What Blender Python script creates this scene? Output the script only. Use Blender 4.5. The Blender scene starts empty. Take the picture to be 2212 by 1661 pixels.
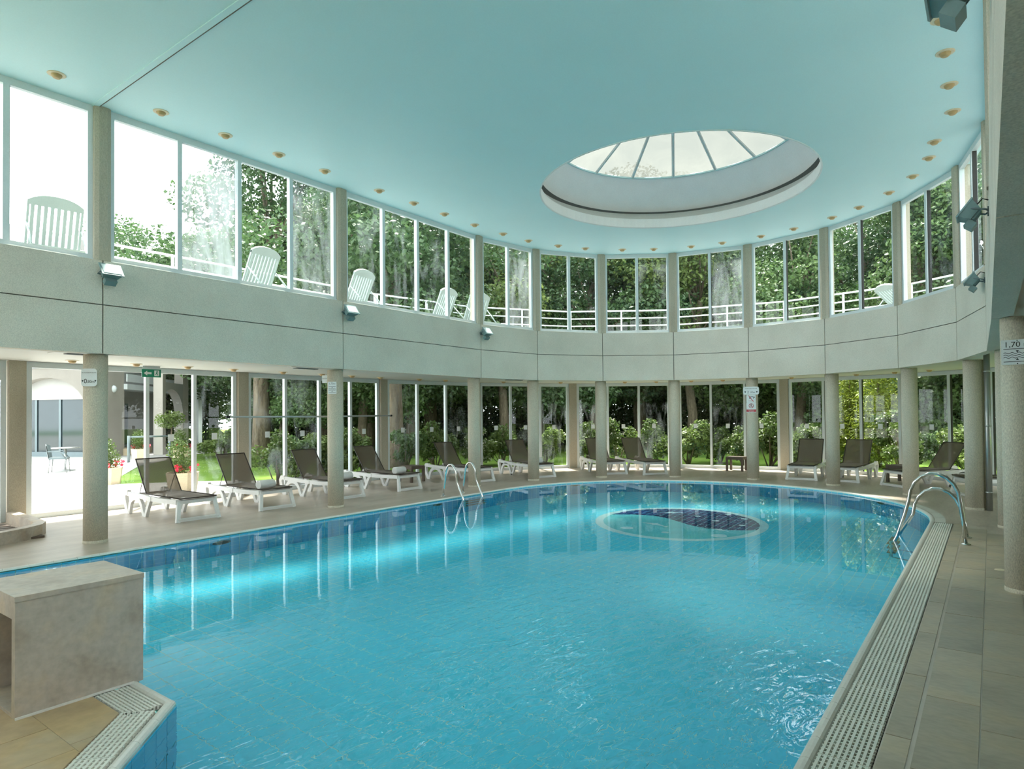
import bpy, math, random
import numpy as np
from mathutils import Vector, Matrix
from mathutils.geometry import tessellate_polygon

SC = bpy.context.scene
COL = SC.collection
PI = math.pi
rad = math.radians

# ------------------------------------------------------------------ camera
TH = 0.9302                       # heading of the hall's long axis as the camera sees it
F_PX, PY, PITCH, ROLL = 1388.56, 874.23, 0.0156, 0.0088
cd = bpy.data.cameras.new('camera')
cam = bpy.data.objects.new('camera', cd); COL.objects.link(cam)
fwd = Vector((math.sin(TH)*math.cos(PITCH), math.cos(TH)*math.cos(PITCH), math.sin(PITCH)))
r0 = Vector((math.cos(TH), -math.sin(TH), 0))
u0 = r0.cross(fwd)
rr = r0*math.cos(ROLL) - u0*math.sin(ROLL)
uu = r0*math.sin(ROLL) + u0*math.cos(ROLL)
m = Matrix((rr, uu, -fwd)).transposed().to_4x4()
m.translation = Vector((-11.4166, -4.7395, 1.65))
cam.matrix_world = m
cd.sensor_fit = 'HORIZONTAL'; cd.sensor_width = 36.0
cd.lens = 36.0*F_PX/2212
cd.shift_y = (PY-830.5)/2212
cd.clip_start = 0.02; cd.clip_end = 400
SC.camera = cam

# ------------------------------------------------------------------ sky, sun, exposure
W = bpy.data.worlds.new('sky'); SC.world = W; W.use_nodes = True
wn = W.node_tree.nodes; wl = W.node_tree.links
bg = wn['Background']; bg.inputs[0].default_value = (0.90, 0.965, 1.0, 1); bg.inputs[1].default_value = 4.6
sd = bpy.data.lights.new('sun', 'SUN'); sd.energy = 16.0; sd.angle = rad(4); sd.color = (1.0, 0.95, 0.86)
sun = bpy.data.objects.new('sun', sd); COL.objects.link(sun)
sun.rotation_euler = Vector((-0.36, -0.40, -1.0)).to_track_quat('-Z', 'Y').to_euler()
vs = SC.view_settings
vs.view_transform = 'Standard'; vs.look = 'None'; vs.gamma = 1.0; vs.use_curve_mapping = False
vs.exposure = 0.30
cy = SC.cycles
cy.use_denoising = True
cy.use_adaptive_sampling = True; cy.adaptive_threshold = 0.035
cy.max_bounces = 12; cy.diffuse_bounces = 5; cy.glossy_bounces = 4
cy.transmission_bounces = 8; cy.transparent_max_bounces = 24
cy.sample_clamp_indirect = 12.0; cy.blur_glossy = 1.0

# ------------------------------------------------------------------ materials
def newmat(name):
    mt = bpy.data.materials.new(name); mt.use_nodes = True
    nt = mt.node_tree; nt.nodes.clear()
    out = nt.nodes.new('ShaderNodeOutputMaterial')
    return mt, nt, out
def N(nt, t, **kw):
    n = nt.nodes.new(t)
    for k, v in kw.items():
        if k.startswith('i_'):
            n.inputs[k[2:].replace('_', ' ')].default_value = v
        else: setattr(n, k, v)
    return n
def coord(nt, scale=(1,1,1)):
    tc = N(nt, 'ShaderNodeTexCoord'); mp = N(nt, 'ShaderNodeMapping')
    mp.inputs['Scale'].default_value = scale
    nt.links.new(tc.outputs['Object'], mp.inputs[0]); return mp.outputs[0]
def ramp(nt, fac, stops):
    r = N(nt, 'ShaderNodeValToRGB'); e = r.color_ramp.elements
    while len(e) < len(stops): e.new(0.5)
    for q, (p, c) in zip(e, stops): q.position = p; q.color = (*c, 1) if len(c) == 3 else c
    nt.links.new(fac, r.inputs[0]); return r.outputs[0]
def mottled(name, c1, c2, scale=4, rough=0.6, c3=None, fine=60, fineamt=0.12, bump=0.0, stretch=(1,1,1), spec=0.4, metallic=0.0, piece=0.0):
    """two large tones plus a fine speckle"""
    mt, nt, out = newmat(name)
    v = coord(nt, stretch)
    n1 = N(nt, 'ShaderNodeTexNoise', i_Scale=scale, i_Detail=5.0); nt.links.new(v, n1.inputs['Vector'])
    stops = [(0.32, c1), (0.68, c2)] if c3 is None else [(0.28, c1), (0.5, c2), (0.74, c3)]
    base = ramp(nt, n1.outputs[0], stops)
    n2 = N(nt, 'ShaderNodeTexNoise', i_Scale=fine, i_Detail=2.0); nt.links.new(v, n2.inputs['Vector'])
    sp = ramp(nt, n2.outputs[0], [(0.3, (1-fineamt,)*3), (0.7, (1+fineamt,)*3)])
    mx = N(nt, 'ShaderNodeMix', data_type='RGBA', blend_type='MULTIPLY'); mx.inputs[0].default_value = 1
    nt.links.new(base, mx.inputs[6]); nt.links.new(sp, mx.inputs[7])
    if piece:                         # every slab or tile its own tone
        oi = N(nt, 'ShaderNodeObjectInfo'); pv = ramp(nt, oi.outputs['Random'], [(0.0, (1-piece, 1-piece*0.9, 1-piece*0.8)), (0.5, (1.0, 0.98, 0.94)), (1.0, (1+piece, 1+piece*0.9, 1+piece*0.75))])
        m9 = N(nt, 'ShaderNodeMix', data_type='RGBA', blend_type='MULTIPLY'); m9.inputs[0].default_value = 1
        nt.links.new(mx.outputs[2], m9.inputs[6]); nt.links.new(pv, m9.inputs[7]); mx = m9
        av = N(nt, 'ShaderNodeVectorMath', operation='ADD'); nt.links.new(v, av.inputs[0])
        sv = N(nt, 'ShaderNodeVectorMath', operation='SCALE'); sv.inputs[0].default_value = (37.0, 11.0, 5.0); nt.links.new(oi.outputs['Random'], sv.inputs['Scale'])
        nt.links.new(sv.outputs[0], av.inputs[1]); nt.links.new(av.outputs[0], n1.inputs['Vector'])
    b = N(nt, 'ShaderNodeBsdfPrincipled'); b.inputs['Roughness'].default_value = rough
    b.inputs['Specular IOR Level'].default_value = spec; b.inputs['Metallic'].default_value = metallic
    nt.links.new(mx.outputs[2], b.inputs['Base Color'])
    if bump:
        bp = N(nt, 'ShaderNodeBump', i_Strength=bump, i_Distance=0.01)
        nt.links.new(n2.outputs[0], bp.inputs['Height']); nt.links.new(bp.outputs[0], b.inputs['Normal'])
    nt.links.new(b.outputs[0], out.inputs[0]); return mt
def plain(name, c, rough=0.5, metallic=0.0, spec=0.5, vary=0.06):
    return mottled(name, tuple(x*(1-vary) for x in c), tuple(min(1, x*(1+vary)) for x in c), 3, rough, fineamt=0.03, spec=spec, metallic=metallic)

def fresnel_fac(nt, f0=0.04):
    g = N(nt, 'ShaderNodeNewGeometry')
    dp = N(nt, 'ShaderNodeVectorMath', operation='DOT_PRODUCT')
    nt.links.new(g.outputs['Incoming'], dp.inputs[0]); nt.links.new(g.outputs['Normal'], dp.inputs[1])
    ab = N(nt, 'ShaderNodeMath', operation='ABSOLUTE'); nt.links.new(dp.outputs['Value'], ab.inputs[0])
    om = N(nt, 'ShaderNodeMath', operation='SUBTRACT'); om.inputs[0].default_value = 1; nt.links.new(ab.outputs[0], om.inputs[1])
    pw = N(nt, 'ShaderNodeMath', operation='POWER'); nt.links.new(om.outputs[0], pw.inputs[0]); pw.inputs[1].default_value = 5
    ml = N(nt, 'ShaderNodeMath', operation='MULTIPLY_ADD'); nt.links.new(pw.outputs[0], ml.inputs[0])
    ml.inputs[1].default_value = 1-f0; ml.inputs[2].default_value = f0
    return ml.outputs[0]
def glass(name, tint=(0.95, 0.985, 0.97), fog=0.0, seed=0.0, streak=1.0, f0=0.035, fogcol=(0.40, 0.455, 0.47)):
    """thin clear pane; fog = condensation and drip streaks on it"""
    mt, nt, out = newmat(name)
    tr = N(nt, 'ShaderNodeBsdfTransparent'); tr.inputs[0].default_value = (*tint, 1)
    gl = N(nt, 'ShaderNodeBsdfGlossy'); gl.inputs['Roughness'].default_value = 0.0
    mx = N(nt, 'ShaderNodeMixShader')
    nt.links.new(fresnel_fac(nt, f0), mx.inputs[0]); nt.links.new(tr.outputs[0], mx.inputs[1]); nt.links.new(gl.outputs[0], mx.inputs[2])
    res = mx.outputs[0]
    if fog > 0:
        tc = N(nt, 'ShaderNodeTexCoord'); mp = N(nt, 'ShaderNodeMapping')
        mp.inputs['Location'].default_value = (seed, seed*1.7, seed*0.6); mp.inputs['Scale'].default_value = (4.5*streak, 4.5*streak, 0.9)
        nt.links.new(tc.outputs['Object'], mp.inputs[0])
        n1 = N(nt, 'ShaderNodeTexNoise', i_Scale=1.0, i_Detail=8.0, i_Roughness=0.62, i_Distortion=0.7); nt.links.new(mp.outputs[0], n1.inputs['Vector'])
        fac = ramp(nt, n1.outputs[0], [(0.62-0.42*fog, (0,0,0)), (0.98-0.32*fog, (min(1, 0.35+fog*0.6),)*3)])
        df = N(nt, 'ShaderNodeBsdfDiffuse'); df.inputs[0].default_value = (*fogcol, 1)
        tl = N(nt, 'ShaderNodeBsdfTranslucent'); tl.inputs[0].default_value = (*fogcol, 1)
        m2 = N(nt, 'ShaderNodeMixShader'); m2.inputs[0].default_value = 0.5
        nt.links.new(df.outputs[0], m2.inputs[1]); nt.links.new(tl.outputs[0], m2.inputs[2])
        m3 = N(nt, 'ShaderNodeMixShader'); nt.links.new(fac, m3.inputs[0])
        nt.links.new(res, m3.inputs[1]); nt.links.new(m2.outputs[0], m3.inputs[2]); res = m3.outputs[0]
    nt.links.new(res, out.inputs[0]); return mt
def leaf(name, c1, c2, trans=0.35):
    mt, nt, out = newmat(name)
    v = coord(nt)
    n1 = N(nt, 'ShaderNodeTexNoise', i_Scale=1.1, i_Detail=3.0); nt.links.new(v, n1.inputs['Vector'])
    n2 = N(nt, 'ShaderNodeTexNoise', i_Scale=14.0, i_Detail=2.0); nt.links.new(v, n2.inputs['Vector'])
    ad = N(nt, 'ShaderNodeMath', operation='MULTIPLY_ADD'); nt.links.new(n2.outputs[0], ad.inputs[0]); ad.inputs[1].default_value = 0.55
    sb = N(nt, 'ShaderNodeMath', operation='MULTIPLY'); nt.links.new(n1.outputs[0], sb.inputs[0]); sb.inputs[1].default_value = 0.5
    nt.links.new(sb.outputs[0], ad.inputs[2])
    c = ramp(nt, ad.outputs[0], [(0.36, c1), (0.66, c2)])
    d1 = N(nt, 'ShaderNodeBsdfPrincipled'); d1.inputs['Roughness'].default_value = 0.45; d1.inputs['Specular IOR Level'].default_value = 0.35
    t1 = N(nt, 'ShaderNodeBsdfTranslucent')
    nt.links.new(c, d1.inputs['Base Color']); nt.links.new(c, t1.inputs[0])
    mx = N(nt, 'ShaderNodeMixShader'); mx.inputs[0].default_value = trans
    nt.links.new(d1.outputs[0], mx.inputs[1]); nt.links.new(t1.outputs[0], mx.inputs[2]); nt.links.new(mx.outputs[0], out.inputs[0])
    return mt

M = {}
M['ceiling'] = mottled('ceiling_paint', (0.60, 0.835, 0.86), (0.63, 0.86, 0.885), 0.6, 0.5, fineamt=0.015)
M['soffit'] = mottled('soffit_paint', (0.56, 0.575, 0.555), (0.61, 0.625, 0.605), 0.8, 0.6, fineamt=0.02)
M['concrete'] = mottled('washed_concrete', (0.64, 0.585, 0.50), (0.73, 0.675, 0.585), 1.1, 0.85, fine=130, fineamt=0.16, bump=0.25)
M['column'] = mottled('speckled_column_concrete', (0.52, 0.47, 0.37), (0.63, 0.58, 0.47), 1.3, 0.8, fine=150, fineamt=0.22, bump=0.2, stretch=(1,1,0.35))
M['pillar'] = mottled('sand_concrete', (0.40, 0.36, 0.28), (0.50, 0.455, 0.36), 1.6, 0.85, fine=120, fineamt=0.14, stretch=(1,1,0.4))
M['white'] = plain('white_painted_aluminium', (0.68, 0.735, 0.75), 0.35, vary=0.03)
M['dark_seal'] = plain('dark_joint_seal', (0.035, 0.035, 0.032), 0.8)
M['joint'] = plain('grey_joint_mortar', (0.16, 0.15, 0.13), 0.9)
M['deck'] = mottled('sandy_deck_tile', (0.40, 0.335, 0.27), (0.50, 0.43, 0.355), 1.3, 0.34, fine=9, fineamt=0.09, stretch=(0.55, 2.6, 1), spec=0.45)
M['slab'] = mottled('sandstone_slab', (0.33, 0.285, 0.22), (0.41, 0.355, 0.275), 1.6, 0.42, c3=(0.45, 0.365, 0.25), fine=18, fineamt=0.08, piece=0.16, stretch=(2.2, 1, 1))
M['slab2'] = mottled('ochre_sandstone_slab', (0.36, 0.27, 0.17), (0.50, 0.36, 0.20), 1.7, 0.42, c3=(0.46, 0.41, 0.33), fine=16, fineamt=0.08, piece=0.12)
M['stone'] = mottled('limestone_cladding', (0.36, 0.29, 0.225), (0.47, 0.41, 0.345), 3.4, 0.45, c3=(0.53, 0.41, 0.28), fine=26, fineamt=0.10)
M['coping'] = mottled('white_ceramic_coping', (0.68, 0.66, 0.61), (0.78, 0.77, 0.72), 3, 0.28, fineamt=0.04)
M['stoneband'] = mottled('pale_stone_band', (0.50, 0.49, 0.43), (0.58, 0.565, 0.50), 3, 0.5, fineamt=0.08)
M['plastic'] = plain('white_grating_plastic', (0.76, 0.75, 0.68), 0.4, vary=0.04)
M['ptile'] = mottled('turquoise_pool_tile', (0.09, 0.77, 0.98), (0.12, 0.81, 0.995), 0.9, 0.2, fine=30, fineamt=0.03)
M['pgrout'] = plain('pale_pool_grout', (0.42, 0.88, 0.86), 0.7)
M['wtile'] = mottled('blue_pool_wall_tile', (0.06, 0.46, 0.74), (0.08, 0.52, 0.80), 1.0, 0.18, fine=30, fineamt=0.03)
M['navy'] = mottled('navy_mosaic_tile', (0.01, 0.025, 0.12), (0.02, 0.06, 0.22), 3, 0.2, fineamt=0.1)
M['aqua'] = plain('light_aqua_mosaic', (0.62, 0.95, 0.95), 0.3)
M['aqua2'] = plain('sea_green_mosaic', (0.13, 0.70, 0.74), 0.3)
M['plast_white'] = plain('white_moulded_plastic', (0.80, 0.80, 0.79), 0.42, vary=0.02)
M['plast_outdoor'] = plain('shade_toned_outdoor_plastic', (0.40, 0.48, 0.46), 0.45, vary=0.03)  # white plastic, its shade put into the grey-green colour
M['dark_metal'] = plain('dark_bronze_tube', (0.045, 0.035, 0.03), 0.45, metallic=0.3)
M['steel'] = plain('polished_steel', (0.62, 0.63, 0.62), 0.13, metallic=1.0, vary=0.02)
M['alu'] = plain('grey_aluminium', (0.42, 0.43, 0.42), 0.35, metallic=0.7)
M['lampgrey'] = plain('grey_lamp_housing', (0.16, 0.25, 0.25), 0.45)
M['black'] = plain('black_rubber', (0.012, 0.012, 0.012), 0.6)
M['lampglass'] = mottled('floodlight_glass', (0.55, 0.66, 0.66), (0.70, 0.80, 0.80), 8, 0.12, fineamt=0.05)
M['cream'] = plain('cream_lamp_trim', (0.72, 0.60, 0.42), 0.4)
M['ochre'] = plain('amber_lamp_eyeball', (0.50, 0.34, 0.16), 0.4)
M['towel'] = mottled('white_terry_towel', (0.80, 0.80, 0.78), (0.88, 0.88, 0.87), 6, 0.95, fine=240, fineamt=0.1, bump=0.6, spec=0.1)
M['brownplastic'] = plain('taupe_resin', (0.115, 0.085, 0.065), 0.5)
M['signwhite'] = plain('white_sign_plate', (0.74, 0.78, 0.78), 0.35, vary=0.02)
M['signblack'] = plain('black_sign_ink', (0.01, 0.012, 0.014), 0.6)
M['signred'] = plain('red_sign_ink', (0.48, 0.03, 0.045), 0.5)
M['signgreen'] = plain('green_exit_sign', (0.005, 0.22, 0.125), 0.35)
M['render'] = mottled('cream_render', (0.40, 0.37, 0.33), (0.46, 0.43, 0.385), 0.7, 0.9, fine=60, fineamt=0.05)
M['rendergrey'] = mottled('grey_render', (0.33, 0.325, 0.31), (0.40, 0.39, 0.37), 0.7, 0.9, fine=60, fineamt=0.05)
M['greyframe'] = plain('slate_grey_frame', (0.14, 0.18, 0.19), 0.5)
M['darkglass'] = plain('dark_window_glass', (0.03, 0.045, 0.05), 0.06, spec=0.6)
M['rooftile'] = mottled('brown_roof_tile', (0.055, 0.038, 0.026), (0.10, 0.068, 0.044), 2.5, 0.85, fine=14, fineamt=0.3)
M['paving'] = mottled('pale_courtyard_paving', (0.40, 0.385, 0.36), (0.47, 0.455, 0.425), 0.5, 0.85, fine=12, fineamt=0.05)
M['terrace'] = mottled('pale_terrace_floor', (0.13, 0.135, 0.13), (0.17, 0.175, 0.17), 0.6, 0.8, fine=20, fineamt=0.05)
M['grass'] = mottled('lawn_grass', (0.050, 0.100, 0.012), (0.095, 0.165, 0.022), 0.6, 0.9, c3=(0.13, 0.20, 0.035), fine=45, fineamt=0.3, bump=0.7, spec=0.1)
M['gravel'] = mottled('grey_gravel_path', (0.16, 0.14, 0.12), (0.23, 0.205, 0.175), 0.8, 0.95, fine=40, fineamt=0.2)
M['bark'] = mottled('grey_brown_bark', (0.10, 0.08, 0.058), (0.22, 0.18, 0.13), 5, 0.95, fine=30, fineamt=0.3, bump=0.8, stretch=(1.6,1.6,0.25), spec=0.1)
M['planter'] = mottled('sand_planter', (0.56, 0.45, 0.31), (0.66, 0.54, 0.39), 2, 0.9, fineamt=0.08)
M['leaf_dark'] = leaf('dark_tree_leaf', (0.022, 0.058, 0.019), (0.088, 0.155, 0.056))
M['leaf_mid'] = leaf('green_tree_leaf', (0.036, 0.088, 0.026), (0.145, 0.225, 0.078))
M['leaf_light'] = leaf('light_green_tree_leaf', (0.060, 0.115, 0.026), (0.210, 0.275, 0.080), 0.4)
M['leaf_lime'] = leaf('lime_conifer_leaf', (0.10, 0.15, 0.014), (0.25, 0.30, 0.036), 0.4)
M['leaf_shrub'] = leaf('shrub_leaf', (0.030, 0.068, 0.013), (0.130, 0.190, 0.042), 0.35)
M['petal_red'] = leaf('red_petal', (0.60, 0.02, 0.06), (0.80, 0.07, 0.12), 0.3)
M['petal_white'] = leaf('white_petal', (0.75, 0.72, 0.62), (0.85, 0.83, 0.75), 0.3)
M['g_clear'] = glass('clear_pane')
M['g_haze'] = glass('hazy_pane', fog=0.30, seed=3.1, streak=0.6)
M['g_haze2'] = glass('streaked_pane', fog=0.38, seed=8.7)
M['g_fog'] = glass('fogged_pane', fog=0.85, seed=1.3, streak=0.8)
M['g_fog2'] = glass('condensation_pane', fog=0.62, seed=5.9, streak=0.9)

def sling_mat():
    mt, nt, out = newmat('taupe_mesh_fabric')
    v = coord(nt)
    n1 = N(nt, 'ShaderNodeTexNoise', i_Scale=160.0, i_Detail=2.0); nt.links.new(v, n1.inputs['Vector'])
    c = ramp(nt, n1.outputs[0], [(0.3, (0.125, 0.098, 0.070)), (0.7, (0.175, 0.140, 0.105))])
    b = N(nt, 'ShaderNodeBsdfPrincipled'); b.inputs['Roughness'].default_value = 0.7; nt.links.new(c, b.inputs['Base Color'])
    t = N(nt, 'ShaderNodeBsdfTransparent')
    mx = N(nt, 'ShaderNodeMixShader'); mx.inputs[0].default_value = 0.11
    nt.links.new(b.outputs[0], mx.inputs[1]); nt.links.new(t.outputs[0], mx.inputs[2]); nt.links.new(mx.outputs[0], out.inputs[0])
    return mt
M['sling'] = sling_mat()
def water_mat():
    mt, nt, out = newmat('pool_water')
    tc = N(nt, 'ShaderNodeTexCoord')
    mp = N(nt, 'ShaderNodeMapping'); mp.inputs['Rotation'].default_value = (0, 0, rad(35)); mp.inputs['Scale'].default_value = (1.0, 2.2, 1.0)
    nt.links.new(tc.outputs['Object'], mp.inputs[0])
    n1 = N(nt, 'ShaderNodeTexNoise', i_Scale=1.6, i_Detail=2.5, i_Roughness=0.5, i_Distortion=0.6); nt.links.new(mp.outputs[0], n1.inputs['Vector'])
    # ripples run in a patch in front of the inlet and die away into still water
    n2 = N(nt, 'ShaderNodeTexNoise', i_Scale=5.0, i_Detail=2.0, i_Distortion=0.8); nt.links.new(mp.outputs[0], n2.inputs['Vector'])
    sx = N(nt, 'ShaderNodeVectorMath', operation='DISTANCE'); nt.links.new(tc.outputs['Object'], sx.inputs[0]); sx.inputs[1].default_value = (-7.5, -2.9, -0.035)
    fall = N(nt, 'ShaderNodeMapRange'); fall.inputs['From Min'].default_value = 0.5; fall.inputs['From Max'].default_value = 3.4
    fall.inputs['To Min'].default_value = 1.0; fall.inputs['To Max'].default_value = 0.015
    nt.links.new(sx.outputs['Value'], fall.inputs['Value'])
    ml = N(nt, 'ShaderNodeMath', operation='MULTIPLY'); nt.links.new(n2.outputs[0], ml.inputs[0]); nt.links.new(fall.outputs[0], ml.inputs[1])
    b1 = N(nt, 'ShaderNodeBump', i_Strength=0.012, i_Distance=0.05); nt.links.new(n1.outputs[0], b1.inputs['Height'])
    b2 = N(nt, 'ShaderNodeBump', i_Strength=0.24, i_Distance=0.05); nt.links.new(ml.outputs[0], b2.inputs['Height']); nt.links.new(b1.outputs[0], b2.inputs['Normal'])
    g = N(nt, 'ShaderNodeBsdfGlass'); g.inputs['IOR'].default_value = 1.33; g.inputs['Roughness'].default_value = 0.0
    g.inputs[0].default_value = (0.95, 0.985, 1.0, 1)
    nt.links.new(b2.outputs[0], g.inputs['Normal']); nt.links.new(g.outputs[0], out.inputs[0]); return mt
M['water'] = water_mat()
def dome_mat():
    mt, nt, out = newmat('frosted_dome_glass')
    v = coord(nt)
    n1 = N(nt, 'ShaderNodeTexNoise', i_Scale=1.3, i_Detail=5.0, i_Distortion=0.6); nt.links.new(v, n1.inputs['Vector'])
    f = ramp(nt, n1.outputs[0], [(0.35, (0.45,)*3), (0.7, (0.75,)*3)])
    t = N(nt, 'ShaderNodeBsdfTransparent'); t.inputs[0].default_value = (0.105, 0.115, 0.105, 1)
    l = N(nt, 'ShaderNodeBsdfTranslucent'); l.inputs[0].default_value = (0.095, 0.10, 0.09, 1)
    mx = N(nt, 'ShaderNodeMixShader'); nt.links.new(f, mx.inputs[0]); nt.links.new(t.outputs[0], mx.inputs[1]); nt.links.new(l.outputs[0], mx.inputs[2])
    nt.links.new(mx.outputs[0], out.inputs[0]); return mt
M['dome'] = dome_mat()
M['well'] = plain('white_well_plaster', (0.80, 0.83, 0.86), 0.6, vary=0.02)

# ------------------------------------------------------------------ mesh helpers
class MB:
    def __init__(s): s.v = []; s.f = []; s.smooth = []
    def add(s, vs_, fs, sm=False):
        b = len(s.v); s.v += [tuple(x) for x in vs_]
        for f in fs: s.f.append(tuple(b+i for i in f)); s.smooth.append(sm)
        return s
    def box(s, x0, x1, y0, y1, z0, z1):
        return s.add([(x0,y0,z0),(x1,y0,z0),(x1,y1,z0),(x0,y1,z0),(x0,y0,z1),(x1,y0,z1),(x1,y1,z1),(x0,y1,z1)],
                     [(0,3,2,1),(4,5,6,7),(0,1,5,4),(1,2,6,5),(2,3,7,6),(3,0,4,7)])
    def obox(s, O, u, a0, a1, b0, b1, z0, z1):
        """box in a vertical plane: a along unit vector u, b along its right-hand normal"""
        n = (u[1], -u[0])
        P = lambda a, b, z: (O[0]+u[0]*a+n[0]*b, O[1]+u[1]*a+n[1]*b, z)
        return s.add([P(a0,b0,z0),P(a1,b0,z0),P(a1,b1,z0),P(a0,b1,z0),P(a0,b0,z1),P(a1,b0,z1),P(a1,b1,z1),P(a0,b1,z1)],
                     [(0,1,2,3),(4,7,6,5),(0,4,5,1),(1,5,6,2),(2,6,7,3),(3,7,4,0)])
    def prism(s, poly, z0, z1, bottom=True):
        n = len(poly)
        if sum(poly[i][0]*poly[(i+1)%n][1]-poly[(i+1)%n][0]*poly[i][1] for i in range(n)) < 0: poly = poly[::-1]
        vs_ = [(x, y, z0) for x, y in poly]+[(x, y, z1) for x, y in poly]
        fs = [(i, (i+1)%n, n+(i+1)%n, n+i) for i in range(n)]
        for t in tessellate_polygon([[Vector((x, y, 0)) for x, y in poly]]):
            a, b, c = t
            ar = (poly[b][0]-poly[a][0])*(poly[c][1]-poly[a][1])-(poly[b][1]-poly[a][1])*(poly[c][0]-poly[a][0])
            if ar < 0: a, b, c = c, b, a
            fs.append((n+a, n+b, n+c))
            if bottom: fs.append((c, b, a))
        return s.add(vs_, fs)
    def sheet(s, loops, z, up=True):
        pts = [q for l in loops for q in l]
        fs = []
        for a, b, c in tessellate_polygon([[Vector((x, y, 0)) for x, y in l] for l in loops]):
            ar = (pts[b][0]-pts[a][0])*(pts[c][1]-pts[a][1])-(pts[b][1]-pts[a][1])*(pts[c][0]-pts[a][0])
            if (ar < 0) == up: a, b, c = c, b, a
            fs.append((a, b, c))
        return s.add([(x, y, z) for x, y in pts], fs)
    def lathe(s, prof, seg=24, c=(0,0,0), sm=True, cap=True, a0=0.0, a1=2*PI):
        full = abs(a1-a0-2*PI) < 1e-6; k = seg if full else seg+1
        vs_ = [(c[0]+r*math.cos(a0+(a1-a0)*i/seg), c[1]+r*math.sin(a0+(a1-a0)*i/seg), c[2]+z) for r, z in prof for i in range(k)]
        fs = []
        for j in range(len(prof)-1):
            for i in range(seg):
                i2 = (i+1) % k if full else i+1
                fs.append((j*k+i, j*k+i2, (j+1)*k+i2, (j+1)*k+i))
        s.add(vs_, fs, sm)
        if cap and full:
            b = len(s.v)-len(vs_)
            for j, rev in ((0, True), (len(prof)-1, False)):
                if prof[j][0] > 1e-4:
                    f = [b+j*k+i for i in range(k)]
                    s.f.append(tuple(f[::-1] if rev else f)); s.smooth.append(False)
        return s
    def tube(s, pts, r, seg=10, closed=False, sm=True):
        pts = [Vector(p) for p in pts]; n = len(pts); rs = r if isinstance(r, (list, tuple)) else [r]*n
        b = len(s.v); up = None
        for i, p in enumerate(pts):
            if closed: t = pts[(i+1) % n]-pts[i-1]
            else: t = pts[min(i+1, n-1)]-pts[max(i-1, 0)]
            t.normalize()
            if up is None: up = t.orthogonal().normalized()
            else: up = (up-t*up.dot(t)).normalized()
            w = t.cross(up)
            for k in range(seg):
                a = 2*PI*k/seg; s.v.append(tuple(p+(up*math.cos(a)+w*math.sin(a))*rs[i]))
        for i in range(n if closed else n-1):
            j = (i+1) % n
            for k in range(seg):
                k2 = (k+1) % seg
                s.f.append((b+i*seg+k, b+i*seg+k2, b+j*seg+k2, b+j*seg+k)); s.smooth.append(sm)
        if not closed:
            s.f.append(tuple(b+k for k in range(seg))[::-1]); s.smooth.append(False)
            s.f.append(tuple(b+(n-1)*seg+k for k in range(seg))); s.smooth.append(False)
        return s
    def sweep(s, path, prof, closed=True, sm=False):
        """path: (x, y, outx, outy); prof: closed loop of (out, z)"""
        b = len(s.v); k = len(prof); n = len(path)
        for x, y, ox, oy in path:
            for o, z in prof: s.v.append((x+ox*o, y+oy*o, z))
        for i in range(n-1):
            for j in range(k):
                j2 = (j+1) % k
                s.f.append((b+i*k+j, b+(i+1)*k+j, b+(i+1)*k+j2, b+i*k+j2)); s.smooth.append(sm)
        s.f.append(tuple(b+j for j in range(k))); s.smooth.append(False)
        s.f.append(tuple(b+(n-1)*k+j for j in range(k))[::-1]); s.smooth.append(False)
        return s
    def ribbon(s, pts, w, y0, y1):
        """strip of width w following a polyline in the x-z plane, extruded from y0 to y1"""
        n = len(pts); L = []; Rr = []
        for i in range(n):
            a = Vector(pts[max(i-1, 0)]); c = Vector(pts[min(i+1, n-1)]); q = Vector(pts[i])
            d1 = (q-a).normalized() if i > 0 else (c-q).normalized()
            d2 = (c-q).normalized() if i < n-1 else d1
            nn = Vector((-(d1+d2).y, (d1+d2).x)).normalized()
            k = w/2/max(0.5, nn.dot(Vector((-d1.y, d1.x))))
            L.append(q+nn*k); Rr.append(q-nn*k)
        vs_ = []
        for y in (y0, y1): vs_ += [(p.x, y, p.y) for p in L]+[(p.x, y, p.y) for p in Rr]
        fs = []
        for i in range(n-1):
            fs += [(i, i+1, n+i+1, n+i), (2*n+i+1, 2*n+i, 3*n+i, 3*n+i+1),
                   (i+1, i, 2*n+i, 2*n+i+1), (n+i, n+i+1, 3*n+i+1, 3*n+i)]
        fs += [(0, n, 3*n, 2*n), (n-1, 3*n-1, 4*n-1, 2*n-1)]
        return s.add(vs_, fs)
    def mesh(s, name, mat):
        me = bpy.data.meshes.new(name); me.from_pydata(s.v, [], s.f); me.update()
        if any(s.smooth): me.polygons.foreach_set('use_smooth', s.smooth)
        if mat is not None: me.materials.append(M[mat] if isinstance(mat, str) else mat)
        return me
    def build(s, name, mat, parent=None, **kw): return link(name, s.mesh(name, mat), parent, **kw)

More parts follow.
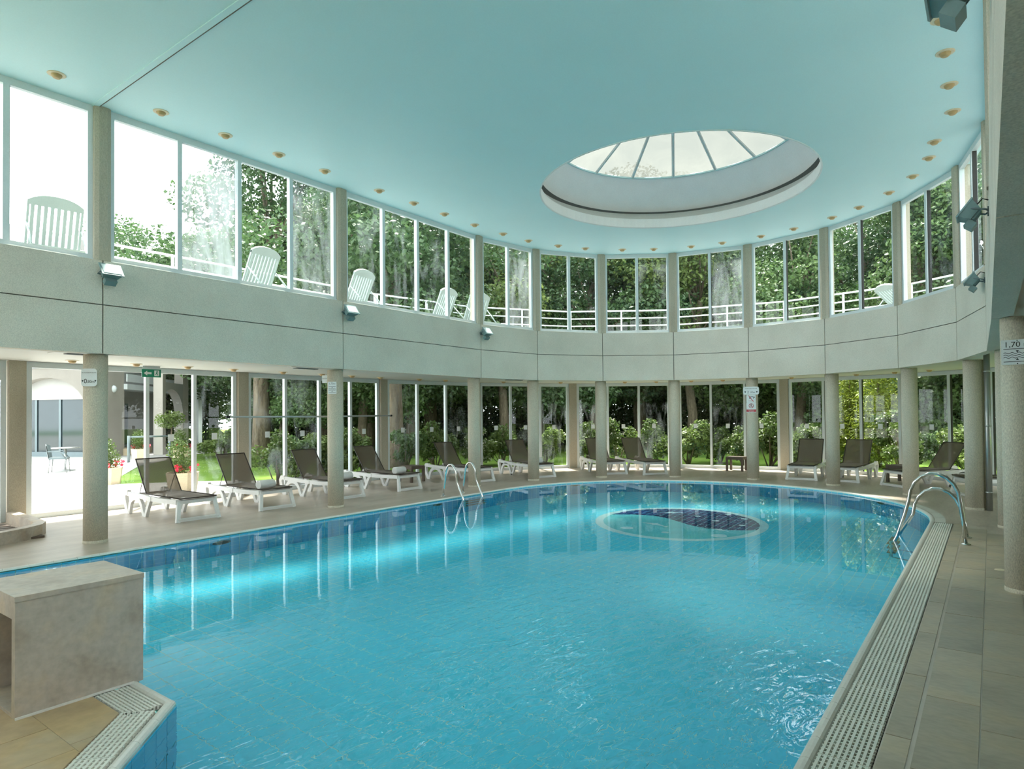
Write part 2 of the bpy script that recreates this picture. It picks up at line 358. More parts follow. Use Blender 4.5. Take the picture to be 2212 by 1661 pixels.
def tag(o, label=None, cat=None, group=None, kind=None):
    for k, v in (('label', label), ('category', cat), ('group', group), ('kind', kind)):
        if v: o[k] = v
    return o
KIDS = {}
def adopt(o, parent):
    o.parent = parent; KIDS.setdefault(parent.name, []).append(o)
def link(name, me, parent=None, **kw):
    o = bpy.data.objects.new(name, me); COL.objects.link(o)
    if parent is not None: adopt(o, parent)
    return tag(o, **kw)
def empty(name, loc, rz=0.0, **kw):
    o = bpy.data.objects.new(name, None); COL.objects.link(o); o.location = loc; o.rotation_euler = (0, 0, rz)
    o.empty_display_size = 0.1
    return tag(o, **kw)
def kids_of(o): return list(KIDS.get(o.name, ()))
def copy_tree(o, loc, rz, kids=None, **kw):
    c = o.copy(); COL.objects.link(c); c.location = loc; c.rotation_euler = (0, 0, rz); tag(c, **kw)
    for ch in (kids if kids is not None else kids_of(o)):
        k = ch.copy(); COL.objects.link(k); adopt(k, c)
        for g in kids_of(ch):
            q = g.copy(); COL.objects.link(q); adopt(q, k)
    return c
def text_mesh(body, size, mat, depth=0.0):
    cu = bpy.data.curves.new('lettering', 'FONT'); cu.body = body; cu.size = size; cu.align_x = 'CENTER'; cu.align_y = 'CENTER'
    cu.resolution_u = 3; cu.extrude = depth
    t = bpy.data.objects.new('lettering_source', cu); COL.objects.link(t)
    dg = bpy.context.evaluated_depsgraph_get(); dg.update()
    me = bpy.data.meshes.new_from_object(t.evaluated_get(dg))
    COL.objects.unlink(t); bpy.data.objects.remove(t); bpy.data.curves.remove(cu)
    me.name = 'lettering'; me.materials.clear(); me.materials.append(M[mat]); return me

# ------------------------------------------------------------------ the plan: a stadium, its long axis on X, the arc centred on the origin
SP = 3.925
NODES = [('L', -3*SP), ('L', -2*SP), ('L', -SP), ('A', 90.0)]+[('A', 90-22.5*k) for k in range(1, 8)]+[('A', -90.0), ('R', -SP), ('R', -2*SP), ('R', -3*SP)]
S_END = -3*SP-2.0
def node(k, R):
    t, v = NODES[k]
    if t == 'L': return (v, R)
    if t == 'R': return (v, -R)
    return (R*math.cos(rad(v)), R*math.sin(rad(v)))
def polar(a, R): return (R*math.cos(rad(a)), R*math.sin(rad(a)))
def stadium(R, sl, sr, step=2.5):
    """(x, y, outx, outy) from the left straight over the arc to the right straight"""
    out = [(sl, R, 0, 1)]
    k = int(180/step)
    for i in range(k+1):
        a = rad(90-180*i/k); out.append((R*math.cos(a), R*math.sin(a), math.cos(a), math.sin(a)))
    out.append((sr, -R, 0, -1)); return out
Z_FB, Z_FJ, Z_FT, Z_C, Z_S = 2.505, 3.15, 3.735, 5.78, 2.60
R_COL, R_F, R_W, R_O, R_P = 4.8735, 4.644, 4.73, 8.0, 3.97
def R_f(k):                        # inner face of the parapet at a node
    t, v = NODES[k]
    if t == 'R': return 4.735+0.035*(-v/(2*SP))
    if t == 'A' and v == -90: return 4.70
    return R_F
def R_w(k): return R_f(k)+0.09
def R_c(k): return 4.955 if NODES[k][0] == 'R' else (4.93 if NODES[k] == ('A', -90.0) else R_COL)

# ---- floor, with stone slabs laid into the near right-hand walk and the near left corner
E0 = (-9.57, -0.9)
def edge_off(o):                   # the near end of the pool: along X=-9.57, then cut at 45 degrees
    return (-9.57-o, -0.9+0.4142*o)
def diag_at(o, l):                 # l metres down the cut from its corner, o outwards
    c = edge_off(o); q = math.sqrt(0.5)
    return (c[0]-q*l, c[1]-q*l)
b = MB()
RC = 4.03
fl_left = [(S_END, 8.3), (0, 8.3)]+[polar(90-180*i/48, 8.3) for i in range(1, 48)]+[(0, -8.3), (S_END, -8.3), (S_END, -4.28), (0, -4.28)]
fl_left += [polar(-90+180*i/72, RC) if i > 0 else (0, -RC) for i in range(0, 73)]+[(-9.64, RC), (-9.64, 0.2), (-9.83, 0.2), (-9.83, -0.35), edge_off(0.26), diag_at(0.26, 3.6), (S_END, -4.0), (S_END, -3.9)]
# split to keep the outline simple: left+arc ring, right strip, end area
b.sheet([[(S_END, 8.3), (0, 8.3), (0, RC), (-9.64, RC), (S_END, RC)]], 0.0)
ring_o = [polar(90-180*i/72, 8.3) for i in range(73)]; ring_i = [polar(90-180*i/72, RC) for i in range(73)]
b.add([(x, y, 0) for x, y in ring_o]+[(x, y, 0) for x, y in ring_i], [(i+1, i, 73+i, 73+i+1)[::-1] for i in range(72)])
b.sheet([[(S_END, -4.27), (0, -4.27), (0, -8.3), (S_END, -8.3)]], -0.003)
b.sheet([[(0, -4.03), (0, -4.27), (0.001, -4.27), (0.001, -4.03)]], 0.0)
sub = [(S_END, 8.3), (0, 8.3)]+[polar(90-180*i/24, 8.3) for i in range(1, 25)]+[(S_END, -8.3)]
hol = [(x, y) for x, y, _, _ in stadium(R_P+0.01, -9.58, -12.64, 3)][:-1]+[(-12.65, -R_P-0.01), (-9.58, -0.9)]
b.sheet([sub, hol], -0.13)
c1 = edge_off(0.26); c2 = diag_at(0.26, 3.9)
b.sheet([[(S_END, RC), (-9.64, RC), (-9.64, 0.2), (-9.83, 0.1), c1, c2, (S_END, c2[1])]], -0.003)
FLOOR = b.build('floor', 'deck', kind='structure', label='sandy beige tiled deck running around the oval pool')
# slabs on the right walk
rng = random.Random(4)
slab_rows = [(-4.275, -4.392, 0.95, 0.0), (-4.408, -4.665, 0.95, 0.3), (-4.668, -4.928, 0.95, 0.62), (-4.931, -5.19, 0.95, 0.1), (-5.193, -5.6, 0.95, 0.45), (-5.603, -6.1, 0.95, 0.8), (-6.103, -6.6, 0.95, 0.2), (-6.603, -7.1, 0.95, 0.6), (-7.103, -7.6, 0.95, 0.35)]
slab_meshes = {}
def slab_mesh(l, w, mat):
    key = (round(l, 3), round(w, 3), mat)
    if key not in slab_meshes:
        bb = MB(); h = 0.012; e = 0.003
        vs_ = [(-l/2, -w/2, 0), (l/2, -w/2, 0), (l/2, w/2, 0), (-l/2, w/2, 0), (-l/2+e, -w/2+e, h), (l/2-e, -w/2+e, h), (l/2-e, w/2-e, h), (-l/2+e, w/2-e, h)]
        bb.add(vs_, [(4,5,6,7),(0,1,5,4),(1,2,6,5),(2,3,7,6),(3,0,4,7)])
        slab_meshes[key] = bb.mesh('slab', mat)
    return slab_meshes[key]
for y1, y0, L, ph in slab_rows:
    x = -0.02-ph
    while x > S_END+1:
        o = link('slab', slab_mesh(L-0.004, y1-y0, 'slab'), FLOOR); o.location = (x-L/2, (y0+y1)/2, -0.012+rng.uniform(0, 0.0015)); x -= L
def half(poly, a, b_, c):          # keep the part of a polygon with a*x+b*y >= c
    out = []
    for i in range(len(poly)):
        p, q = poly[i-1], poly[i]; dp, dq = a*p[0]+b_*p[1]-c, a*q[0]+b_*q[1]-c
        if (dp >= 0) != (dq >= 0):
            t = dp/(dp-dq); out.append((p[0]+(q[0]-p[0])*t, p[1]+(q[1]-p[1])*t))
        if dq >= 0: out.append(q)
    return out
cc = edge_off(0.262)
for i in range(9):                # near left corner: ochre sandstone, courses parallel to the pool end
    x1 = -9.835-0.30*i; y = -3.6-0.13*i; k = 0
    while y < 2.4:
        w = (0.47, 0.36, 0.55, 0.42)[(i*3+k) % 4]; k += 1
        pc = half([(x1-0.297, y), (x1, y), (x1, y+w-0.003), (x1-0.297, y+w-0.003)], -1, 1, cc[1]-cc[0])
        if len(pc) >= 3:
            mb = MB(); mb.prism(pc, -0.012, rng.uniform(-0.001, 0.0005), bottom=False); mb.build('slab', 'slab2', FLOOR)
        y += w
# ---- pool shell
def pool_z(s):
    if s < -8.584: return -0.95
    if s > -2.088: return -1.9
    return -0.95-0.95*(s+8.584)/6.496
OUT = [(x, y) for x, y, _, _ in stadium(R_P, -9.57, -12.64, 3)]
OUT = OUT[:-1]+[(-12.64, -R_P), E0]
def inside(x, y, mrg=0.0):
    R = R_P-mrg
    if x >= 0: return x*x+y*y < R*R
    if abs(y) > R: return False
    if x < -9.57+mrg and y > (x+9.57)-0.9-mrg*1.414: return False
    return x > -12.6 and not (x < -9.57 and y > (x+9.57)-0.9-mrg*1.414)
b = MB()
xs = [-12.64, -8.584, -2.088, 4.0]
b.add([(x, y, pool_z(x)+0.0035) for x in xs for y in (-R_P, R_P)], [(2*i, 2*i+2, 2*i+3, 2*i+1) for i in range(3)])
POOLF = b.build('floor_pool', 'pgrout', kind='structure', label='turquoise tiled pool floor sloping to the deep end')
TS, TT = 0.232, 0.136
cells = []
for i in range(int(-12.7/TS)-1, int(4/TS)+1):
    for j in range(int(-4/TT)-1, int(4/TT)+1):
        x0, x1, y0, y1 = i*TS, (i+1)*TS, j*TT, (j+1)*TT
        if all(inside(x, y) for x in (x0, x1) for y in (y0, y1)): cells.append(((x0+x1)/2, (y0+y1)/2, 1))
        elif inside((x0+x1)/2, (y0+y1)/2, -0.12): cells.append(((x0+x1)/2, (y0+y1)/2, 0))
cells.sort(key=lambda c: (0 if c[0] > -9.35 else 1)*3+math.hypot(c[0]+11.4, c[1]+4.7)*0.1)
me_t = MB(); g = 0.0045
me_t.add([(-TS/2+g, -TT/2+g, 0.006), (TS/2-g, -TT/2+g, 0.006), (TS/2-g, TT/2-g, 0.006), (-TS/2+g, TT/2-g, 0.006),
          (-TS/2+g, -TT/2+g, -0.002), (TS/2-g, -TT/2+g, -0.002), (TS/2-g, TT/2-g, -0.002), (-TS/2+g, TT/2-g, -0.002)],
         [(0,1,2,3),(4,5,1,0),(5,6,2,1),(6,7,3,2),(7,4,0,3)])
tile_me = me_t.mesh('tile', 'ptile')
nt_ = 0; rest = MB()
for x, y, full in cells:
    z = pool_z(x); sl = math.atan2(pool_z(x+0.05)-pool_z(x-0.05), 0.1)
    if full and nt_ < 300:
        o = link('tile', tile_me, POOLF); o.location = (x, y, z); o.rotation_euler = (0, -sl, 0); nt_ += 1
    else:
        a = TS/2-g; c = TT/2-g; dz = math.tan(sl)*a
        rest.add([(x-a, y-c, z-dz+0.006), (x+a, y-c, z+dz+0.006), (x+a, y+c, z+dz+0.006), (x-a, y+c, z-dz+0.006)], [(0,1,2,3)])
rest.build('tile_field', 'ptile', POOLF, kind='stuff')
# wall with tiles
def wall_run():
    out = []
    L = 0.146
    s_ = -9.57
    n1 = int(9.57/L)
    for i in range(n1): out.append(((-9.57+i*9.57/n1, R_P), (-9.57+(i+1)*9.57/n1, R_P)))
    na = int(PI*R_P/L)
    for i in range(na): out.append((polar(90-180*i/na, R_P), polar(90-180*(i+1)/na, R_P)))
    n2 = int(12.64/L)
    for i in range(n2): out.append(((-12.64*i/n2, -R_P), (-12.64*(i+1)/n2, -R_P)))
    n3 = int(math.hypot(3.07, 3.07)/L)
    for i in range(n3): out.append(((-12.64+3.07*i/n3, -R_P+3.07*i/n3), (-12.64+3.07*(i+1)/n3, -R_P+3.07*(i+1)/n3)))
    n4 = int(4.87/L)
    for i in range(n4): out.append(((-9.57, -0.9+4.87*i/n4), (-9.57, -0.9+4.87*(i+1)/n4)))
    return out
runs = wall_run()
b = MB()
for p, q in runs: b.add([(*p, -2.0), (*q, -2.0), (*q, -0.015), (*p, -0.015)], [(0,1,2,3)])
POOLW = b.build('wall_pool', 'pgrout', kind='structure', label='blue tiled pool wall around the water')
wt = MB(); nobj = 0; HT = 0.236
order = sorted(range(len(runs)), key=lambda i: math.hypot(runs[i][0][0]+11.4, runs[i][0][1]+4.7))
wmesh = {}
for i in order:
    p, q = runs[i]; l = math.hypot(q[0]-p[0], q[1]-p[1]); u = ((q[0]-p[0])/l, (q[1]-p[1])/l); n = (u[1], -u[0])
    for j in range(9):
        z1 = -0.03-j*HT; z0 = z1-HT+0.008
        if z1 < pool_z((p[0]+q[0])/2)-0.05: break
        a = 0.004
        near = nobj < 150 and j < 2 and (p[0] < -9.4 or (p[1] > 3.9 and p[0] < -4))
        bb = MB() if near else wt
        if near:
            key = round(l, 4)
            if key not in wmesh:
                t_ = MB(); t_.add([(a, 0.005, 0), (l-a, 0.005, 0), (l-a, 0.005, HT-0.008), (a, 0.005, HT-0.008), (a, 0, 0), (l-a, 0, 0), (l-a, 0, HT-0.008), (a, 0, HT-0.008)], [(0,3,2,1),(4,0,1,5),(5,1,2,6),(6,2,3,7),(7,3,0,4)])
                wmesh[key] = t_.mesh('tile', 'wtile')
            o = link('tile', wmesh[key], POOLW); o.location = (p[0], p[1], z0)
            # local +y of the tile must face the water
            o.rotation_euler = (0, 0, math.atan2(u[1], u[0]))
            o.scale = (1, -1, 1); nobj += 1
        else:
            P = lambda a_, z: (p[0]+u[0]*a_+n[0]*0.005, p[1]+u[1]*a_+n[1]*0.005, z)
            wt.add([P(a, z0), P(l-a, z0), P(l-a, z1), P(a, z1)], [(0,1,2,3)])
wt.build('tile_field', 'wtile', POOLW, kind='stuff')

# ---- water
b = MB(); b.sheet([OUT], -0.035)
WATER = b.build('pool_water', 'water', label='clear turquoise water filling the oval pool', cat='water', kind='stuff')

# ---- white rounded coping, piece by piece
COPE = empty('pool_coping', (0, 0, 0), kind='structure', label='rounded white ceramic edging around the pool')
def cope_prof(w=0.062):
    pr = [(0.0, -0.05)]
    for i in range(7):
        a = PI-PI*i/6; pr.append((w/2+w/2*math.cos(a), -0.018+0.026*math.sin(a)))
    pr.append((w, -0.05)); return pr
CP = cope_prof()
straight_me = {}
def cope_straight(p, q, nrm, L=0.24):
    l = math.hypot(q[0]-p[0], q[1]-p[1]); n = max(1, round(l/L)); L = l/n; u = ((q[0]-p[0])/l, (q[1]-p[1])/l)
    key = round(L, 4)
    if key not in straight_me:
        mb = MB(); mb.sweep([(0.0012, 0, 0, 1), (L-0.0012, 0, 0, 1)], CP, sm=False); straight_me[key] = mb.mesh('coping_piece', 'coping')
    for i in range(n):
        o = link('coping_piece', straight_me[key], COPE); o.location = (p[0]+u[0]*L*i, p[1]+u[1]*L*i, 0)
        ang = math.atan2(u[1], u[0]); o.rotation_euler = (0, 0, ang)
        left = (-u[1], u[0])
        if left[0]*nrm[0]+left[1]*nrm[1] < 0: o.scale = (1, -1, 1)
cope_straight((-9.57, R_P), (0, R_P), (0, 1))
cope_straight((-12.64, -R_P), (0, -R_P), (0, -1))
cope_straight(E0, (-12.64, -R_P), (-0.707, 0.707))
cope_straight(E0, (-9.57, R_P), (-1, 0))
na = 52; mb = MB(); da = 180/na
mb.sweep([(*polar(a, R_P), *polar(a, 1)) for a in (0.02, da/3, 2*da/3, da-0.02)], CP); am = mb.mesh('coping_piece', 'coping')
for i in range(na):
    o = link('coping_piece', am, COPE); o.rotation_euler = (0, 0, rad(-90+i*da))
# pale stone band outside the coping on the curved right end
BAND = empty('stone_band', (0, 0, 0), kind='structure', label='pale curved stone band outside the coping by the steel ladder')
mb = MB(); db = 7.5
mb.sweep([(*polar(a, 1.0), *polar(a, 1.0)) for a in (0.05, 1.9, 3.75, 5.6, db-0.05)], [(3.035, -0.04), (3.035, 0.004), (3.17, 0.004), (3.17, -0.04)]); bm_ = mb.mesh('stone_piece', 'stoneband')
for i in range(12):
    o = link('stone_piece', bm_, BAND); o.rotation_euler = (0, 0, rad(-90+i*db))
    o.location = (0, 0, 0.0)

# ---- overflow gratings
def grating(L, W_, label, group, nb):
    g_ = empty('overflow_grating', (0, 0, 0), label=label, cat='grating', group=group)
    pitch = W_/nb
    sl = MB(); sl.box(0.002, L-0.002, 0, pitch*0.52, -0.022, 0.0); sm_ = sl.mesh('slat', 'plastic')
    for i in range(nb):
        o = link('slat', sm_, g_); o.location = (0, pitch*i+pitch*0.24, 0)
    cb = MB(); k = max(2, int(L/0.034))
    for i in range(k+1):
        x = min(L-0.012, max(0.002, L*i/k-0.005)); cb.box(x, x+0.009, 0, W_, -0.024, -0.003)
    cb.build('cross_bars', 'plastic', g_)
    tr = MB(); tr.box(0, L, -0.004, W_+0.004, -0.11, -0.10); tr.build('channel', 'black', g_)
    return g_
GL, GW = 0.5, 0.225
gr0 = grating(GL, GW, 'white plastic overflow grating section beside the straight pool edge', 'overflow grating sections along the straight edge', 9)
gk = kids_of(gr0); x = -0.02-GL; first = True
while x > -13.3:
    if first: gr0.location = (x, -4.262, 0); first = False
    else: copy_tree(gr0, (x, -4.262, 0), 0, gk)
    x -= GL
g2 = grating(0.44, 0.185, 'short white grating section butting against the stone block', None, 9)
c_in = edge_off(0.07)
g2.location = (-9.64, -0.46-0.42, 0); g2.rotation_euler = (0, 0, rad(90))
gd = grating(0.5, 0.185, 'white plastic grating section along the angled pool corner', 'overflow grating sections along the angled corner', 7)
gdk = kids_of(gd); q = math.sqrt(0.5)
for i in range(7):
    st = diag_at(0.07, 0.08+0.5*(i+1))
    if i == 0: gd.location = (st[0], st[1], 0); gd.rotation_euler = (0, 0, rad(45))
    else: copy_tree(gd, (st[0], st[1], 0), rad(45), gdk)

# ------------------------------------------------------------------ columns under the parapet
b = MB(); RCOL = 0.142
b.lathe([(RCOL, 0.0), (RCOL, Z_FB-0.006)], 32)
col_me = b.mesh('shaft', 'column')
b = MB(); b.lathe([(RCOL+0.004, 0.0), (RCOL+0.004, 0.035), (RCOL-0.001, 0.037)], 32, cap=False); foot_me = b.mesh('base_ring', 'column')
cnames = {0: 'round concrete column carrying the beam beside the foot bath and block', 1: 'round concrete column with the 0,80m depth plate on it', 2: 'round concrete column in front of the horizontal pole',
          10: 'round concrete column next to the thin grey downpipe, without signs', 12: 'round concrete column with the 1,70 depth plate, beside the gratings', 7: 'round concrete column with the 2.00m plate and two warning plates'}
cgen = 'round speckled concrete column carrying the curved beam around the pool'
for k in range(1, 13):
    o = empty('column', (*node(k, R_c(k)), 0), cat='column')
    lab = cnames.get(k)
    if k == 11: lab = 'round concrete column standing behind the downpipe near the steel ladder'
    tag(o, label=lab or cgen, group=None if lab else 'columns around the pool')
    link('shaft', col_me, o); link('base_ring', foot_me, o)
b = MB(); b.tube([(0, 0, 0), (0, 0, Z_S)], 0.045, 14)
for z in (0.3, 1.4, 2.3): b.tube([(0, 0, z-0.015), (0, 0, z+0.015)], 0.052, 14)
o = b.build('downpipe', 'alu', label='thin grey round downpipe standing beside a concrete column', cat='pipe'); o.location = (1.80, -4.69, 0)

# ------------------------------------------------------------------ parapet band: precast panels, two high, one pair a bay
BANDW = empty('wall_parapet', (0, 0, 0), kind='structure', label='curved grey concrete parapet band between the two rows of windows')
def panel(k, z0, z1):
    P, Q = node(k, R_f(k)), node(k+1, R_f(k+1)); P2, Q2 = node(k, R_f(k)+0.16), node(k+1, R_f(k+1)+0.16)
    l = math.hypot(Q[0]-P[0], Q[1]-P[1]); u = ((Q[0]-P[0])/l, (Q[1]-P[1])/l); g_ = 0.008
    p = (P[0]+u[0]*g_, P[1]+u[1]*g_); q = (Q[0]-u[0]*g_, Q[1]-u[1]*g_)
    p2 = (P2[0]+u[0]*g_, P2[1]+u[1]*g_); q2 = (Q2[0]-u[0]*g_, Q2[1]-u[1]*g_)
    mb = MB(); mb.prism([p, q, q2, p2], z0, z1); return mb
for k in range(len(NODES)-1):
    panel(k, Z_FB, Z_FJ-0.007).build('panel', 'concrete', BANDW)
    panel(k, Z_FJ+0.007, Z_FT).build('panel', 'concrete', BANDW)
    P, Q = node(k, R_f(k)+0.02), node(k+1, R_f(k+1)+0.02); P2, Q2 = node(k, R_f(k)+0.15), node(k+1, R_f(k+1)+0.15)
    mb = MB(); mb.prism([P, Q, Q2, P2], Z_FB+0.01, Z_FT-0.01); mb.build('core', 'joint', BANDW)
# end pieces behind the camera
b = MB(); b.box(S_END, -3*SP, R_F, R_F+0.16, Z_FB, Z_FT); b.build('panel', 'concrete', BANDW)
b = MB(); b.box(S_END, -3*SP, -R_f(14)-0.16, -R_f(14), Z_FB, Z_FT); b.build('panel', 'concrete', BANDW)

# ------------------------------------------------------------------ windows
wcount = [0]
def window(P, Q, z0, z1, cuts, glassmats, label, fw=0.055, depth=0.07, sill=0.0, stickers=(), outward=-1, head=0.0):
    """P->Q with the room on the right-hand side when outward=-1 (b runs into the room)"""
    wcount[0] += 1
    l = math.hypot(Q[0]-P[0], Q[1]-P[1]); u = ((Q[0]-P[0])/l, (Q[1]-P[1])/l)
    # obox's b axis = right-hand normal of u; going left->arc->right the room lies to the right
    f = MB()
    f.obox(P, u, 0, l, -depth/2, depth/2, z0, z0+fw+0.01); f.obox(P, u, 0, l, -depth/2, depth/2, z1-fw-head, z1)
    f.obox(P, u, 0, fw, -depth/2, depth/2, z0+fw+0.01, z1-fw-head); f.obox(P, u, l-fw, l, -depth/2, depth/2, z0+fw+0.01, z1-fw-head)
    if sill: f.obox(P, u, -0.01, l+0.01, depth/2, depth/2+sill, z0-0.012, z0+0.02)
    W_ = f.build('window_%d' % wcount[0], 'white', kind='structure', label=label)
    xs_ = [fw]+[c*l for c in cuts]+[l-fw]; mw = 0.065
    for c in cuts:
        mm = MB(); mm.obox(P, u, c*l-mw/2, c*l+mw/2, -depth/2-0.004, depth/2+0.006, z0+fw, z1-fw-head); mm.build('mullion', 'white', W_)
        mm = MB(); mm.obox(P, u, c*l+mw/2, c*l+mw/2+0.008, -depth/2, depth/2-0.01, z0+fw, z1-fw-head); mm.build('seal', 'dark_seal', W_)
    for i in range(len(xs_)-1):
        a0 = xs_[i]+(mw/2 if i else 0); a1 = xs_[i+1]-(mw/2 if i < len(xs_)-2 else 0)
        gm = MB(); gm.obox(P, u, a0, a1, -0.003, 0.003, z0+fw+0.01, z1-fw-head)
        # one sheet of glass: keep the two faces, drop the rims
        gm.f = gm.f[2:3]; gm.smooth = gm.smooth[2:3]
        pn = gm.build('pane', glassmats[i % len(glassmats)], W_)
        if i in stickers:
            st = MB(); c = (a0+a1)/2; st.obox(P, u, c-0.055, c+0.055, 0.004, 0.007, 1.20, 1.33); st.build('sticker', 'signwhite', pn)
    return W_
def trim(P, Q, a, b_):
    l = math.hypot(Q[0]-P[0], Q[1]-P[1]); u = ((Q[0]-P[0])/l, (Q[1]-P[1])/l)
    return (P[0]+u[0]*a, P[1]+u[1]*a), (Q[0]-u[0]*b_, Q[1]-u[1]*b_)
UP_G = {0: ['g_clear'], 1: ['g_clear', 'g_fog', 'g_clear', 'g_fog2'], 2: ['g_haze', 'g_haze2', 'g_haze', 'g_clear'], 3: ['g_clear', 'g_fog2'], 4: ['g_clear', 'g_clear'],
        5: ['g_clear', 'g_haze'], 6: ['g_clear', 'g_fog2'], 7: ['g_clear', 'g_clear'], 8: ['g_clear'], 9: ['g_clear', 'g_haze']}
PILL = 'sand coloured concrete pillar between two upper windows'
for k in range(len(NODES)-1):
    P, Q = trim(node(k, R_w(k)), node(k+1, R_w(k+1)), 0.10, 0.10)
    long_ = NODES[k][0] != 'A' or NODES[k+1][0] != 'A'
    cuts = [0.25, 0.5, 0.75] if long_ else [0.5]
    window(P, Q, Z_FT, Z_C, cuts, UP_G.get(k, ['g_clear']), 'upper white framed window bay above the concrete parapet', fw=0.06, sill=0.02, head=0.03)
for k in range(len(NODES)):
    x, y = node(k, R_w(k)+0.02); t, v = NODES[k]
    a = rad(v) if t == 'A' else (PI/2 if t == 'L' else -PI/2)
    bb = MB()
    pr = [(-0.10, -0.1), (0.12, -0.1), (0.12, 0.1), (-0.10, 0.1), (-0.125, 0.05), (-0.125, -0.05)]
    ca, sa = math.cos(a), math.sin(a)
    bb.prism([(x+ca*p-sa*q_, y+sa*p+ca*q_) for p, q_ in pr], Z_FT, Z_C)
    bb.build('pillar', 'pillar', label=PILL, cat='pillar', group='pillars between the upper windows')
# unseen end wall behind the camera; its upper glazing is added for fill light
b = MB(); b.box(S_END-0.2, S_END, -8.3, 8.3, Z_FB, Z_FT); b.box(S_END-0.2, S_END, -8.3, 8.3, -0.05, Z_FB)
b.build('wall_end', 'concrete', kind='structure', label='concrete band of the unseen end wall below the added glazing')
window((S_END-0.1, -1.0), (S_END-0.1, 4.75), Z_FT, Z_C, [i/6 for i in range(1, 6)], ['g_clear'], 'upper glazing added in the unseen end wall for fill daylight', fw=0.06)
b = MB(); b.box(S_END-0.2, S_END, -5.0, -1.0, Z_FT, Z_C); b.build('wall_end_upper', 'concrete', kind='structure', label='solid upper part of the unseen end wall, closed to dim the right walk')  # out of view, kept solid to hold light off the right walk
for sgn, k in ((1, 0), (-1, 14)):
    b = MB(); y = R_w(k)
    b.box(S_END, -3*SP-0.1, min(sgn*y, sgn*(y+0.12)), max(sgn*y, sgn*(y+0.12)), Z_FT, Z_C)
    b.build('wall_upper', 'concrete', kind='structure', label='plain concrete upper wall beside the last window bay')

# ------------------------------------------------------------------ upper ceiling with the round opening
SKY_C, SKY_R = (-0.18, -0.12), 2.47
outer = [(S_END, R_w(0)+0.15)]+[node(k, R_w(k)+0.15) for k in range(len(NODES))]+[(S_END, -R_w(14)-0.15)]
hole = [(SKY_C[0]+SKY_R*math.cos(2*PI*i/96), SKY_C[1]+SKY_R*math.sin(2*PI*i/96)) for i in range(96)]
b = MB(); b.sheet([outer, hole], Z_C, up=False)
CEIL = b.build('ceiling', 'ceiling', kind='structure', label='turquoise painted ceiling with a large round skylight opening')
b = MB(); b.box(-7.97, -7.90, -4.78, 4.70, Z_C-0.012, Z_C-0.0005); b.build('joint_cover', 'ceiling', CEIL)
b = MB(); b.box(-7.899, -7.889, -4.78, 4.70, Z_C-0.014, Z_C-0.0005); b.build('joint_gap', 'joint', CEIL)
b = MB(); b.sheet([outer, hole], Z_C+0.35); b.build('roof_slab', 'terrace', CEIL)
# hatch outline near the beam
b = MB()
for x0, x1, y0, y1 in ((-6.15, -5.65, -3.62, -3.612), (-6.15, -5.65, -4.02, -4.012), (-6.15, -6.142, -4.02, -3.612), (-5.658, -5.65, -4.02, -3.612)): b.box(x0, x1, y0, y1, Z_C-0.003, Z_C-0.0005)
b.build('hatch', 'joint', CEIL)
# skylight well and dome
SKY = empty('skylight', (SKY_C[0], SKY_C[1], 0), label='round frosted glass skylight dome over its white well in the ceiling', cat='skylight')
def revolve(name, prof, mat, sm=True):
    mb = MB(); mb.lathe(prof, 96, sm=sm, cap=False); return mb.build(name, mat, SKY)
revolve('rim', [(2.47, Z_C), (2.47, Z_C-0.012), (2.45, Z_C-0.014), (2.44, Z_C)], 'white', False)
revolve('lip', [(2.45, Z_C-0.01), (2.45, Z_C+0.19), (2.63, Z_C+0.20)], 'well', False)
revolve('well_wall', [(2.63, Z_C+0.20), (2.63, Z_C+0.26), (2.59, Z_C+0.38), (2.50, Z_C+0.56), (2.40, Z_C+0.76), (2.32, Z_C+0.93), (2.28, Z_C+1.02)], 'well')
revolve('kerb', [(2.28, Z_C+1.02), (2.25, Z_C+1.02), (2.25, Z_C+1.05), (2.30, Z_C+1.07), (2.75, Z_C+0.9), (2.8, Z_C+0.3)], 'ceiling', False)
NR = 16; zb, zt = Z_C+1.06, Z_C+1.75
for i in range(NR):
    a0, a1 = 2*PI*i/NR, 2*PI*(i+1)/NR
    mb = MB(); c_ = [(2.29*math.cos(a0), 2.29*math.sin(a0), zb-0.008), (2.29*math.cos(a1), 2.29*math.sin(a1), zb-0.008), (1.1*math.cos(a1), 1.1*math.sin(a1), zb+0.55), (1.1*math.cos(a0), 1.1*math.sin(a0), zb+0.55), (0.12*math.cos(a1), 0.12*math.sin(a1), zt), (0.12*math.cos(a0), 0.12*math.sin(a0), zt)]
    mb.add(c_, [(0,1,2,3),(3,2,4,5)]); mb.build('dome_pane', 'dome', SKY)
    mb = MB(); mb.tube([(2.26*math.cos(a0), 2.26*math.sin(a0), zb-0.01), (1.1*math.cos(a0), 1.1*math.sin(a0), zb+0.54), (0.12*math.cos(a0), 0.12*math.sin(a0), zt-0.01)], 0.032, 6, sm=False); mb.build('rib', 'white', SKY)
mb = MB(); mb.lathe([(0.0, zt+0.04), (0.17, zt+0.03), (0.17, zt-0.03), (0.0, zt-0.04)], 24); mb.build('hub', 'white', SKY)

